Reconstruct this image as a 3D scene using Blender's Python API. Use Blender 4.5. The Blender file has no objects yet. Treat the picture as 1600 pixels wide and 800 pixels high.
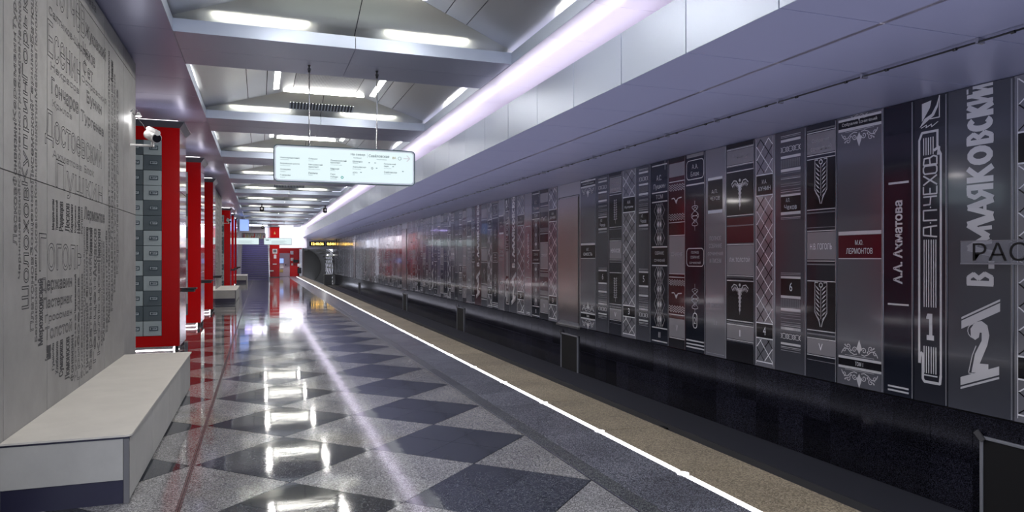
import bpy, math, random
from mathutils import Vector
R = random.Random(7)
C = bpy.context.scene.collection
S = bpy.context.scene
# ------------------------------------------------------------------ camera
F_PX, VX, VY, EYE = 1100.0, 406.0, 403.0, 1.6
TH = math.atan((800 - VX) / F_PX)
cam = bpy.data.cameras.new('camera'); camo = bpy.data.objects.new('camera', cam); C.objects.link(camo)
cam.sensor_width = 36; cam.lens = 36 * F_PX / 1600; cam.shift_y = 3 / 1600.0; cam.clip_start = .05
camo.location = (0, 0, EYE); camo.rotation_euler = (math.pi / 2, 0, -TH); S.camera = camo
# ------------------------------------------------------------------ world, exposure
w = bpy.data.worlds.new('world'); S.world = w; w.use_nodes = True
w.node_tree.nodes['Background'].inputs[0].default_value = (.72, .75, .9, 1)
w.node_tree.nodes['Background'].inputs[1].default_value = 1.4
S.view_settings.view_transform = 'Standard'; S.view_settings.look = 'None'
S.view_settings.gamma = 1; S.view_settings.use_curve_mapping = False
S.view_settings.exposure = 0.68
SLOT_E, TUBE_E, COVE_E, SIGN_E, LED_E = 5.0, 18.0, 1.4, .55, 2.2
CELL_W = 30.0      # watts of each pair of recessed ceiling lamps (per lamp)
COVE_W = 2.0
TRACK_FILL_W = 27.0     # added fill lamps under the platform nosing, brightening soffit and wall

# ------------------------------------------------------------------ materials
def mat(name, col, rough=.5, metal=0., spec=.5, coat=0., emit=None, es=0., alpha=1.):
    m = bpy.data.materials.new(name); m.use_nodes = True
    b = m.node_tree.nodes['Principled BSDF']
    b.inputs['Base Color'].default_value = (*col, 1); b.inputs['Roughness'].default_value = rough
    b.inputs['Metallic'].default_value = metal; b.inputs['Specular IOR Level'].default_value = spec
    b.inputs['Coat Weight'].default_value = coat; b.inputs['Coat Roughness'].default_value = .05
    if emit: b.inputs['Emission Color'].default_value = (*emit, 1); b.inputs['Emission Strength'].default_value = es
    if alpha < 1: b.inputs['Alpha'].default_value = alpha
    return m
def N(m, t, **k):
    n = m.node_tree.nodes.new(t)
    for a, v in k.items(): setattr(n, a, v)
    return n
def L(m, a, b): m.node_tree.links.new(a, b)
def pos(m, scale=(1, 1, 1)):
    g = N(m, 'ShaderNodeNewGeometry'); mp = N(m, 'ShaderNodeMapping'); mp.inputs['Scale'].default_value = scale
    L(m, g.outputs['Position'], mp.inputs['Vector']); return mp.outputs['Vector']
def noise(m, vec, scale, detail=3, rough=.5):
    n = N(m, 'ShaderNodeTexNoise'); n.inputs['Scale'].default_value = scale
    n.inputs['Detail'].default_value = detail; n.inputs['Roughness'].default_value = rough
    L(m, vec, n.inputs['Vector']); return n.outputs['Fac']
def ramp(m, fac, stops):
    r = N(m, 'ShaderNodeValToRGB'); e = r.color_ramp.elements
    while len(e) < len(stops): e.new(.5)
    for i, (p, c) in enumerate(stops): e[i].position = p; e[i].color = (*c, 1) if len(c) == 3 else c
    L(m, fac, r.inputs['Fac']); return r.outputs['Color']
def bump(m, fac, strength, dist=.01):
    b = N(m, 'ShaderNodeBump'); b.inputs['Strength'].default_value = strength; b.inputs['Distance'].default_value = dist
    L(m, fac, b.inputs['Height']); L(m, b.outputs['Normal'], m.node_tree.nodes['Principled BSDF'].inputs['Normal'])
def base(m, c): L(m, c, m.node_tree.nodes['Principled BSDF'].inputs['Base Color'])
def mixc(m, a, b, fac, mode='MULTIPLY'):
    x = N(m, 'ShaderNodeMix', data_type='RGBA', blend_type=mode)
    if isinstance(fac, float): x.inputs[0].default_value = fac
    else: L(m, fac, x.inputs[0])
    L(m, a, x.inputs[6]); L(m, b, x.inputs[7]); return x.outputs[2]
def objrand(m, lo, hi):
    o = N(m, 'ShaderNodeObjectInfo'); r = N(m, 'ShaderNodeMapRange')
    r.inputs[3].default_value = lo; r.inputs[4].default_value = hi
    L(m, o.outputs['Random'], r.inputs[0])
    cb = N(m, 'ShaderNodeCombineColor')
    for i in range(3): L(m, r.outputs[0], cb.inputs[i])
    return cb.outputs[0]
def granite(name, dark, mid, light, rough=.1, sc=150, wave=.25, lo=.85, hi=1.15, stain=None):
    m = mat(name, mid, rough, spec=.5)
    v = pos(m)
    vo = N(m, 'ShaderNodeTexVoronoi'); vo.inputs['Scale'].default_value = sc; L(m, v, vo.inputs['Vector'])
    sp = N(m, 'ShaderNodeSeparateColor'); L(m, vo.outputs['Color'], sp.inputs[0])
    c = ramp(m, sp.outputs[0], [(.0, dark), (.5, mid), (1., light)])
    big = ramp(m, noise(m, v, 1.6, 4), [(.3, (.78, .78, .78)), (.7, (1.15, 1.15, 1.15))])
    c = mixc(m, c, big, 1.0); c = mixc(m, c, objrand(m, lo, hi), 1.0)
    if stain:
        f = ramp(m, noise(m, v, .9, 5), [(.55, (0, 0, 0)), (.75, (.5, .5, .5))])
        sc2 = N(m, 'ShaderNodeRGB'); sc2.outputs[0].default_value = (*stain, 1)
        c = mixc(m, c, sc2.outputs[0], f, 'MIX')
    base(m, c)
    if wave:
        a = N(m, 'ShaderNodeMath', operation='MULTIPLY_ADD'); a.inputs[1].default_value = .10
        L(m, noise(m, pos(m, (.6, 1.4, 1)), 14, 2), a.inputs[0]); L(m, noise(m, v, 2.2, 2), a.inputs[2]); bump(m, a.outputs[0], wave, .012)
    return m
M = {}
M['gr_light'] = granite('light_granite', (.08, .08, .084), (.20, .20, .205), (.42, .42, .43), .07, wave=.10, stain=(.20, .18, .11))
M['gr_dark'] = granite('dark_granite', (.008, .009, .013), (.028, .031, .04), (.10, .11, .125), .055, wave=.10, lo=.65, hi=1.3)
M['gr_strip'] = granite('strip_granite', (.02, .02, .025), (.05, .055, .06), (.13, .14, .14), .25)
M['gr_edge'] = granite('edge_granite', (.03, .034, .04), (.08, .085, .105), (.20, .21, .25), .26, lo=.8, hi=1.15)
M['gr_brown'] = granite('brown_joint_granite', (.06, .04, .045), (.12, .085, .09), (.2, .16, .16), .2)
M['tan'] = granite('tan_rough_stone', (.09, .075, .05), (.20, .165, .11), (.34, .29, .21), .6, sc=110, wave=0, lo=.93, hi=1.07)
bump(M['tan'], noise(M['tan'], pos(M['tan']), 90, 3), .3, .004)
M['black_tile'] = granite('black_granite', (.002, .002, .004), (.006, .006, .010), (.03, .03, .045), .09, lo=.6, hi=1.6, wave=.04)
M['black_tile'].node_tree.nodes['Principled BSDF'].inputs['Specular IOR Level'].default_value = .22
M['black_void'] = mat('black_joint', (.003, .003, .004), .8)
def metal(name, col, rough, stretch=(3, 120, 120), amt=.06, b=.04, met=1.):
    m = mat(name, col, rough, met)
    n = noise(m, pos(m, stretch), 1.0, 3)
    r = N(m, 'ShaderNodeMapRange'); r.inputs[3].default_value = rough - amt; r.inputs[4].default_value = rough + amt
    L(m, n, r.inputs[0]); L(m, r.outputs[0], m.node_tree.nodes['Principled BSDF'].inputs['Roughness'])
    if b: bump(m, n, b, .002)
    return m
M['soffit'] = metal('violet_satin_metal', (.36, .375, .56), .34, (8, 8, 8), .0, 0, .35)
M['beam'] = metal('beam_satin_metal', (.45, .48, .63), .36, (8, 8, 8), .0, 0, .4)
M['fascia'] = metal('fascia_satin_metal', (.41, .46, .57), .42, (8, 8, 8), .0, 0, .4)
M['cove'] = mat('cove_panel_white', (.80, .76, .86), .32, .2)
M['slope'] = metal('brushed_aluminium', (.70, .70, .63), .40, (1.5, 90, 90), .05, .02, .85)
M['slope_v'] = metal('brushed_aluminium_side', (.62, .63, .64), .35, (90, 1.5, 90), .05, .02, .85)
M['perf'] = mat('perforated_aluminium', (.33, .33, .36), .4, .9)
v = N(M['perf'], 'ShaderNodeTexVoronoi'); v.inputs['Scale'].default_value = 42
v.inputs['Randomness'].default_value = 0; L(M['perf'], pos(M['perf']), v.inputs['Vector'])
base(M['perf'], ramp(M['perf'], v.outputs['Distance'], [(.28, (.04, .04, .05)), (.34, (.38, .38, .42))]))
M['glow'] = mat('lamp_diffuser', (1, 1, 1), .5, emit=(1, .985, .93), es=SLOT_E)
M['tube'] = mat('tube_lamp', (1, 1, 1), .5, emit=(1, .985, .9), es=TUBE_E)
M['coveglow'] = mat('cove_tube', (1, 1, 1), .5, emit=(.93, .86, 1), es=COVE_E)
M['led'] = mat('edge_light_strip', (1, 1, 1), .5, emit=(.93, .92, 1), es=LED_E)
M['uplight'] = mat('column_light_strip', (1, 1, 1), .5, emit=(1, .93, .97), es=5.)
def concrete(name, col, var=.12):
    m = mat(name, col, .55, spec=.3)
    v = pos(m)
    a = tuple(c * (1 - var) for c in col); b = tuple(min(1, c * (1 + var)) for c in col)
    c = ramp(m, noise(m, v, 3.0, 8, .65), [(.3, a), (.7, b)])
    c = mixc(m, c, objrand(m, .93, 1.07), 1.0)
    base(m, c); bump(m, noise(m, v, 60, 4), .12, .003); return m
M['concrete'] = concrete('grey_fibre_concrete', (.255, .25, .245))
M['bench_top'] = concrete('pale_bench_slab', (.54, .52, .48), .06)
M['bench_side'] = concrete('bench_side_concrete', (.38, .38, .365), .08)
M['groove'] = mat('engraved_groove', (.045, .045, .05), .9)
M['trim'] = mat('grey_trim', (.16, .16, .165), .4, .6)
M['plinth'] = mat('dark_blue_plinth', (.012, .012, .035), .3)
M['red'] = mat('glossy_red_panel', (.44, .0008, .0015), .25, spec=.25, coat=.08)
M['redside'] = mat('glossy_red_side', (.40, .006, .012), .10, spec=.9, coat=1.)
M['cornice'] = mat('grey_cornice', (.16, .16, .20), .35, .5)
M['dr_light'] = mat('light_grey_drawer', (.33, .385, .40), .4, .1)
M['dr_dark'] = mat('dark_grey_drawer', (.085, .11, .125), .4, .1)
M['holder'] = mat('drawer_label_holder', (.035, .06, .075), .4)
M['card'] = mat('drawer_card', (.42, .47, .50), .5)
M['black'] = mat('black_plastic', (.01, .01, .012), .35)
M['white'] = mat('white_enamel', (.78, .76, .74), .35)
M['steel'] = metal('stainless_steel', (.6, .6, .62), .25, (20, 20, 2), .05, .05)
M['lens'] = mat('camera_glass', (.01, .01, .015), .05, spec=1.)
M['door'] = metal('brushed_door_steel', (.56, .50, .50), .22, (3, 90, 2), .06, .25)
M['kerb'] = mat('dark_blue_concrete', (.028, .030, .042), .7)
M['kerb_face'] = mat('grey_kerb_concrete', (.05, .05, .055), .8)
M['frame_grey'] = mat('grey_metal_frame', (.33, .34, .37), .45, .4)
M['sign_face'] = mat('backlit_sign_face', (.1, .1, .1), .4, emit=(.80, .97, 1.), es=SIGN_E)
M['sign_frame'] = mat('sign_frame_metal', (.42, .45, .48), .3, .8)
M['ink'] = mat('sign_ink', (.03, .07, .09), .6)
M['ink_pale'] = mat('sign_pale_ink', (.16, .24, .28), .6)
M['ink_gold'] = mat('sign_gold_ink', (.45, .36, .12), .6)
M['ink_teal'] = mat('sign_teal_ink', (.0, .40, .33), .6)
M['glass'] = mat('clear_sign_glass', (.42, .42, .47), .08, .1, spec=.8, coat=.5, alpha=.35)
def spine(name, col, rough=.16, met=.55):
    m = mat(name, col, rough, met, coat=.55)
    m.node_tree.nodes['Principled BSDF'].inputs['Coat Roughness'].default_value = .06
    v = pos(m); bump(m, noise(m, v, 1.7, 2), .08, .01)
    return m
M['sp_navy'] = spine('navy_spine', (.022, .027, .045))
M['sp_dark'] = spine('dark_spine', (.042, .045, .062))
M['sp_mid'] = spine('mid_grey_spine', (.115, .12, .145))
M['sp_grey'] = spine('grey_spine', (.19, .193, .225))
M['sp_light'] = spine('light_grey_spine', (.31, .31, .35))
M['sp_red'] = spine('dark_red_spine', (.085, .014, .022))
M['pr_silver'] = mat('silver_print', (.78, .78, .82), .25, .35, coat=.3)
M['pr_white'] = mat('white_print', (.78, .78, .82), .4)
M['pr_grey'] = mat('grey_print', (.30, .30, .33), .35, .3)
M['pr_faint'] = mat('faint_print', (.50, .49, .52), .4, .2)
M['pr_black'] = mat('black_print', (.010, .010, .014), .2, .2, coat=.4)
M['pr_red'] = mat('dark_red_print', (.10, .008, .018), .2, .2, coat=.4)
M['pr_lgrey'] = mat('pale_grey_print', (.34, .33, .36), .25, .4, coat=.4)
M['edge'] = mat('spine_edge_metal', (.42, .43, .47), .3, .8)
M['amber'] = mat('amber_digits', (1, .5, .05), .5, emit=(1, .60, .12), es=3.2)
M['tunnel'] = mat('tunnel_lining', (.07, .068, .06), .6)
M['cable'] = mat('tunnel_cable', (.11, .11, .10), .45)
M['wall_white'] = mat('white_end_wall', (.80, .78, .84), .4)
M['stair'] = mat('violet_stair_riser', (.13, .12, .27), .35, .2)
M['tread'] = mat('dark_stair_tread', (.05, .05, .08), .4)
M['paper'] = mat('white_notice', (.75, .75, .75), .6)
M['blue'] = mat('blue_screen_face', (.2, .3, .6), .4, emit=(.25, .38, .85), es=.8)
M['pink'] = mat('grey_pink_panel', (.42, .36, .42), .4)
M['beige'] = mat('pale_cabinet_paint', (.42, .42, .36), .6)

# ------------------------------------------------------------------ builders
class MB:
    def __init__(s): s.v = []; s.f = []; s.m = []; s.sm = []
    def face(s, pts, mi=0, sm=False):
        n = len(s.v); s.v += [tuple(p) for p in pts]; s.f.append(tuple(range(n, n + len(pts)))); s.m.append(mi); s.sm.append(sm)
    def box(s, x0, x1, y0, y1, z0, z1, mi=0):
        n = len(s.v)
        s.v += [(x0, y0, z0), (x1, y0, z0), (x1, y1, z0), (x0, y1, z0), (x0, y0, z1), (x1, y0, z1), (x1, y1, z1), (x0, y1, z1)]
        for f in ((0, 3, 2, 1), (4, 5, 6, 7), (0, 1, 5, 4), (1, 2, 6, 5), (2, 3, 7, 6), (3, 0, 4, 7)):
            s.f.append(tuple(n + i for i in f)); s.m.append(mi); s.sm.append(False)
        return s
    def bevbox(s, x0, x1, y0, y1, z0, z1, b=.006, mi=0):
        # box with chamfered vertical and horizontal edges on the outside
        n = len(s.v); ring = []
        for z, i in ((z0, b), (z0 + b, 0), (z1 - b, 0), (z1, b)):
            r = [(x0 + i + (b if i == 0 else 0), y0 + i), (x1 - i - (b if i == 0 else 0), y0 + i), (x1 - i, y0 + i + (b if i == 0 else 0)), (x1 - i, y1 - i - (b if i == 0 else 0)),
                 (x1 - i - (b if i == 0 else 0), y1 - i), (x0 + i + (b if i == 0 else 0), y1 - i), (x0 + i, y1 - i - (b if i == 0 else 0)), (x0 + i, y0 + i + (b if i == 0 else 0))]
            ring.append([(p[0], p[1], z) for p in r])
        for r in ring: s.v += r
        for k in range(3):
            for i in range(8):
                j = (i + 1) % 8; s.f.append((n + k * 8 + i, n + k * 8 + j, n + k * 8 + 8 + j, n + k * 8 + 8 + i)); s.m.append(mi); s.sm.append(False)
        s.f.append(tuple(n + i for i in range(7, -1, -1))); s.m.append(mi); s.sm.append(False)
        s.f.append(tuple(n + 24 + i for i in range(8))); s.m.append(mi); s.sm.append(False)
        return s
    def prism(s, poly, axis, a, b, mi=0):
        # poly: 2D points; axis 'z': (x,y) extruded a..b ; 'y': (x,z) ; 'x': (y,z)
        def p3(p, t): return (p[0], p[1], t) if axis == 'z' else ((p[0], t, p[1]) if axis == 'y' else (t, p[0], p[1]))
        n = len(s.v); k = len(poly)
        s.v += [p3(p, a) for p in poly] + [p3(p, b) for p in poly]
        s.f.append(tuple(n + i for i in range(k))[::-1]); s.f.append(tuple(n + k + i for i in range(k)))
        s.m += [mi, mi]; s.sm += [False, False]
        for i in range(k):
            j = (i + 1) % k; s.f.append((n + i, n + j, n + k + j, n + k + i)); s.m.append(mi); s.sm.append(False)
        return s
    def tube(s, pts, r, seg=8, mi=0, cap=True):
        pts = [Vector(p) for p in pts]; n = len(s.v); rr = r if isinstance(r, (list, tuple)) else [r] * len(pts)
        up = None
        for i, p in enumerate(pts):
            t = (pts[min(i + 1, len(pts) - 1)] - pts[max(i - 1, 0)]).normalized()
            if up is None or abs(up.dot(t)) > .98: up = Vector((0, 0, 1)) if abs(t.z) < .9 else Vector((1, 0, 0))
            a = t.cross(up).normalized(); b = a.cross(t).normalized(); up = b
            for k in range(seg):
                q = 2 * math.pi * k / seg; s.v.append(tuple(p + (a * math.cos(q) + b * math.sin(q)) * rr[i]))
        for i in range(len(pts) - 1):
            for k in range(seg):
                j = (k + 1) % seg
                s.f.append((n + i * seg + k, n + i * seg + j, n + (i + 1) * seg + j, n + (i + 1) * seg + k)); s.m.append(mi); s.sm.append(True)
        if cap:
            s.f.append(tuple(n + k for k in range(seg))); s.f.append(tuple(n + (len(pts) - 1) * seg + k for k in range(seg))[::-1])
            s.m += [mi, mi]; s.sm += [False, False]
        return s
    def mesh(s, name, mats):
        me = bpy.data.meshes.new(name); me.from_pydata(s.v, [], s.f)
        for m in (mats if isinstance(mats, (list, tuple)) else [mats]): me.materials.append(M[m] if isinstance(m, str) else m)
        me.polygons.foreach_set('material_index', s.m); me.polygons.foreach_set('use_smooth', s.sm); me.update(); return me
    def obj(s, name, mats, parent=None, loc=(0, 0, 0), rz=0):
        return link(s.mesh(name, mats), name, parent, loc, rz)
def link(me, name, parent=None, loc=(0, 0, 0), rz=0):
    o = bpy.data.objects.new(name, me); C.objects.link(o); o.location = loc; o.rotation_euler = (0, 0, rz)
    if parent: o.parent = parent
    return o
def fixn(o):
    import bmesh
    b = bmesh.new(); b.from_mesh(o.data); bmesh.ops.recalc_face_normals(b, faces=b.faces); b.to_mesh(o.data); b.free(); return o
def tag(o, label=None, cat=None, group=None, kind=None):
    if label: o['label'] = label
    if cat: o['category'] = cat
    if group: o['group'] = group
    if kind or cat: o['kind'] = kind or 'thing'
    return o
def empty(name, loc=(0, 0, 0), rz=0):
    o = bpy.data.objects.new(name, None); C.objects.link(o); o.location = loc; o.rotation_euler = (0, 0, rz); o.empty_display_size = .1; return o
def copy_tree(o, parent=None):
    c = o.copy(); C.objects.link(c)
    if parent: c.parent = parent
    for ch in list(o.children): copy_tree(ch, c)
    return c

# ---- flat print designs drawn in (u, v); meshes lie in local x,z and face -y
_tc = {}
def raw_text(s, bold=0., spacing=1.):
    k = (s, bold, spacing)
    if k in _tc: return _tc[k]
    cu = bpy.data.curves.new('t', 'FONT'); cu.body = s; cu.resolution_u = 3; cu.offset = bold; cu.space_character = spacing
    cu.align_x = 'CENTER'
    o = bpy.data.objects.new('t', cu)
    me = bpy.data.meshes.new_from_object(o)
    vs = [(v.co.x, v.co.y) for v in me.vertices]; fs = [tuple(p.vertices) for p in me.polygons]
    ec = {}
    for f in fs:
        for i in range(len(f)):
            e = tuple(sorted((f[i], f[(i + 1) % len(f)]))); ec[e] = ec.get(e, 0) + 1
    be = [e for e, n in ec.items() if n == 1]
    bpy.data.objects.remove(o); bpy.data.curves.remove(cu); bpy.data.meshes.remove(me)
    _tc[k] = (vs, fs, be); return _tc[k]
def fit_text(s, u0, v0, u1, v1, rot=0, bold=0., spacing=1.):
    vs, fs, be = raw_text(s, bold, spacing)
    if rot: vs = [(-y, x) for x, y in vs]
    xs = [p[0] for p in vs]; ys = [p[1] for p in vs]
    a, b, c, d = min(xs), max(xs), min(ys), max(ys)
    return [(u0 + (x - a) / (b - a) * (u1 - u0), v0 + (y - c) / (d - c) * (v1 - v0)) for x, y in vs], fs, be
class P2:
    def __init__(s): s.v = []; s.f = []; s.m = []; s.mats = []; s.k = 0; s.d = {}
    def mi(s, m):
        if m not in s.mats: s.mats.append(m)
        return s.mats.index(m)
    def poly(s, pts, m='pr_silver'):
        n = len(s.v); s.v += list(pts); s.f.append(tuple(range(n, n + len(pts)))); s.m.append(s.mi(m)); s.k += 1
        for i in range(n, n + len(pts)): s.d[i] = -5e-5 * (s.k % 24)
        return s
    def rect(s, u0, v0, u1, v1, m='pr_silver'): return s.poly([(u0, v0), (u1, v0), (u1, v1), (u0, v1)], m)
    def line(s, pts, w, m='pr_silver', close=False):
        if close: pts = list(pts) + [pts[0]]
        for (a, b), (c, d) in zip(pts[:-1], pts[1:]):
            l = math.hypot(c - a, d - b)
            if l < 1e-6: continue
            tx, ty = (c - a) / l * w * .5, (d - b) / l * w * .5
            s.poly([(a - tx * .3 + ty, b - ty * .3 - tx), (c + tx * .3 + ty, d + ty * .3 - tx), (c + tx * .3 - ty, d + ty * .3 + tx), (a - tx * .3 - ty, b - ty * .3 + tx)], m)
        return s
    def text(s, t, u0, v0, u1, v1, m='pr_silver', rot=0, bold=0., spacing=1., outline=0):
        vs, fs, be = fit_text(t, u0, v0, u1, v1, rot, bold, spacing)
        if outline:
            for a, b in be: s.line([vs[a], vs[b]], outline, m)
        else:
            n = len(s.v); s.v += vs; k = s.mi(m)
            for f in fs: s.f.append(tuple(n + i for i in f)); s.m.append(k)
        return s
    def obj(s, name, parent=None, y=-.002, loc=(0, 0, 0), rz=0):
        if not s.f: return None
        vs, fs = [], []
        for f in s.f:      # make every face look towards -y
            a = sum(s.v[f[i]][0] * s.v[f[(i + 1) % len(f)]][1] - s.v[f[(i + 1) % len(f)]][0] * s.v[f[i]][1] for i in range(len(f)))
            fs.append(f if a > 0 else f[::-1])
        me = bpy.data.meshes.new(name); me.from_pydata([(p[0], y + s.d.get(i, 0), p[1]) for i, p in enumerate(s.v)], [], fs)
        for m in s.mats: me.materials.append(M[m])
        me.polygons.foreach_set('material_index', s.m); me.update()
        return link(me, name, parent, loc, rz)
def arc(cx, cy, r, a0, a1, n=8, ry=None):
    return [(cx + r * math.cos(math.radians(a0 + (a1 - a0) * i / n)), cy + (ry or r) * math.sin(math.radians(a0 + (a1 - a0) * i / n))) for i in range(n + 1)]
def spiral(cx, cy, r0, r1, a0, a1, n=14):
    return [(cx + (r0 + (r1 - r0) * i / n) * math.cos(math.radians(a0 + (a1 - a0) * i / n)), cy + (r0 + (r1 - r0) * i / n) * math.sin(math.radians(a0 + (a1 - a0) * i / n))) for i in range(n + 1)]
def rrect(u0, v0, u1, v1, r, n=5):
    return arc(u1 - r, v1 - r, r, 0, 90, n) + arc(u0 + r, v1 - r, r, 90, 180, n) + arc(u0 + r, v0 + r, r, 180, 270, n) + arc(u1 - r, v0 + r, r, 270, 360, n)

# ------------------------------------------------------------------ the setting: floor
P = 1.36; HD = .68; Y0 = 4.58           # diamond pitch, half diagonal, phase of the dark diamonds
XL, XR = -.473, 2.247
YEND = 62.0
fl = MB().box(-9, 3.56, -3, YEND + 4, -.35, -.016).obj('floor', 'black_void'); tag(fl, kind='structure')
def diamond_mesh(h, m, g=.004, name='floor_tile'):
    mb = MB(); h -= g; mb.prism([(h, 0), (0, h), (-h, 0), (0, -h)], 'z', -.016, 0); return mb.mesh(name, m)
def tri_mesh(h, side, m, g=.004):
    mb = MB(); p = [(0, -h + g * 2), (side * (h - g * 2), 0), (0, h - g * 2)]
    if side < 0: p = p[::-1]
    mb.prism(p, 'z', -.016, 0); return mb.mesh('floor_tile', m)
dmS = {m: diamond_mesh(HD / 2, m, .0025) for m in ('gr_light', 'gr_dark')}
dmB = {m: diamond_mesh(HD, m) for m in ('gr_light', 'gr_dark')}
trm = {(s, m): tri_mesh(HD, s, m) for s in (1, -1) for m in ('gr_light', 'gr_dark')}
NEAR, MIDD = 14.2, 30.0
cols = [(.207, 'gr_dark', 0), (1.567, 'gr_dark', 0), (.887, 'gr_light', HD)]
stuffL, stuffD = MB(), MB()
def dia_stuff(x, y, m):
    (stuffL if m == 'gr_light' else stuffD).face([(x + HD, y, 0), (x, y + HD, 0), (x - HD, y, 0), (x, y - HD, 0)])
for x, m, ph in cols + [(XL - .032 - HD, 'gr_dark', 0)]:
    k = -2
    while True:
        y = Y0 + ph + P * k; k += 1
        if y > YEND + .5: break
        if y < 2.4: continue
        if y < NEAR:
            for dx, dy in ((HD / 2, 0), (-HD / 2, 0), (0, HD / 2), (0, -HD / 2)):
                link(dmS[m], 'floor_tile', fl, (x + dx, y + dy, 0))
        elif y < MIDD: link(dmB[m], 'floor_tile', fl, (x, y, 0))
        else: dia_stuff(x, y, m)
for x, side in ((XL, 1), (XR, -1), (XL - .032, -1)):
    k = -2
    while True:
        y = Y0 + HD + P * k; k += 1
        if y > YEND + .5: break
        if y < 2.4: continue
        if y < MIDD: link(trm[(side, 'gr_light')], 'floor_tile', fl, (x, y, 0))
        else: stuffL.face([(x, y - HD, 0), (x + side * HD, y, 0), (x, y + HD, 0)][::side])
for i in range(1, 6):                    # hall side, hardly in view
    x = XL - .032 - HD * (1 + i)
    k = 0
    while Y0 + P * k < YEND + .5:
        dia_stuff(x, Y0 + P * k + (HD if i % 2 else 0), 'gr_light' if i % 2 else 'gr_dark'); k += 1
tag(stuffL.obj('far_light_tiles', 'gr_light', fl), kind='stuff'); tag(stuffD.obj('far_dark_tiles', 'gr_dark', fl), kind='stuff')
MB().box(XL - .030, XL - .018, 1, YEND, -.016, .0).obj('joint_strip', 'gr_brown', fl)
MB().box(XL - .014, XL - .002, 1, YEND, -.016, .0).obj('joint_strip', 'gr_brown', fl)
MB().box(XR + .006, XR + .016, 1, YEND, -.016, .001).obj('steel_strip', 'steel', fl)
sl = MB().bevbox(XR + .02, 2.395, .003, P - .003, -.016, 0, .002).mesh('border_slab', 'gr_strip')
sg = MB().bevbox(2.40, 2.925, .003, P / 2 - .003, -.016, 0, .002).mesh('edge_slab', 'gr_edge')
st = MB().bevbox(2.985, 3.575, .003, P - .003, -.05, 0, .004).mesh('tan_slab', 'tan')
k = -2
while Y0 + P * k < YEND + 2:
    y = Y0 - .09 + P * k
    if y > 1:
        link(sl, 'border_slab', fl, (0, y, 0)); link(st, 'tan_slab', fl, (0, y, 0))
        if y < 40: link(sg, 'edge_slab', fl, (0, y, 0)); link(sg, 'edge_slab', fl, (0, y + P / 2, 0))
        else: link(sg, 'edge_slab', fl, (0, y, 0)).scale = (1, 2, 1)
    k += 1
# edge light: segments and round studs
el = empty('platform_edge_light', (2.955, 1, 0)); tag(el, 'white glowing light line set along the platform edge', 'light')
seg = MB().box(-.024, .024, .075, P - .075, -.012, .0015).mesh('light_segment', 'led')
stm = MB(); stm.tube([(0, 0, -.012), (0, 0, .004)], .045, 16); stm = stm.mesh('light_stud', 'led')
k = -2
while Y0 - .09 + P * k < YEND:
    y = Y0 - .09 + P * k
    if y > .9: link(seg, 'light_segment', el, (0, y - 1, 0)); link(stm, 'light_stud', el, (0, y - 1, 0))
    k += 1

# ------------------------------------------------------------------ track trough, kerb, right wall
XW = 6.9
tb = MB().box(3.5, 6.95, -3, 90, -1.75, -1.62).obj('trackbed_trim', 'kerb'); tb.name = 'trim_1'; tag(tb, kind='structure')
o = MB().box(3.50, 3.56, -3, YEND + 4, -1.62, -.05).obj('trim_2', 'kerb_face'); tag(o, kind='structure')
for x in (4.35, 5.87):
    r = MB(); r.prism([(-.06, 0), (.06, 0), (.06, .02), (.012, .05), (.012, .12), (.035, .13), (.035, .17), (-.035, .17), (-.035, .13), (-.012, .12), (-.012, .05), (-.06, .02)], 'y', 0, 88)
    o = fixn(r.obj('rail', 'steel', None, (x, 0, -1.62))); tag(o, 'steel running rail ' + ('nearer the platform' if x < 5 else 'nearer the book-spine wall') + ' in the track trough', 'rail')
kb = MB().box(6.14, 6.915, -1, 73, -1.62, -1.045, 0).obj('trim_3', 'kerb'); tag(kb, kind='structure')
MB().box(6.125, 6.139, -1, 73, -1.62, -1.06).obj('kerb_face', 'kerb_face', kb)
for i, y in enumerate((9.8, 27.3, 44.8, 61.8)):
    b = MB().bevbox(5.93, 6.11, -.12, .12, -1.5, -1.13, .01); b.box(6.0, 6.10, -.10, .10, -1.135, -1.10)
    e = b.obj('cable_box', 'black', None, (.012, y, 0)); tag(e, ['small black box on the kerb, the one nearest the camera', 'small black box on the kerb, second from the camera', 'small black box on the kerb, third from the camera', 'small black box on the kerb farthest from the camera'][i], 'box')
wr = MB().box(6.925, 7.3, -1, 73, -1.7, 3.6).obj('wall_right', 'black_void'); tag(wr, kind='structure')
tw = .48
tile = MB().bevbox(6.90, 6.925, .002, tw - .002, .002, .518, .003).mesh('granite_tile', 'black_tile')
far = MB()
for i in range(int(70 / tw)):
    y = 3.3 + i * tw
    for z in (-1.045, -.523):
        if y < 30: link(tile, 'granite_tile', wr, (0, y, z))
        elif y < 72: far.box(6.90, 6.925, y + .002, y + tw - .002, z + .002, z + .518)
tag(far.obj('far_granite_tiles', 'black_tile', wr), kind='stuff')

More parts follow.
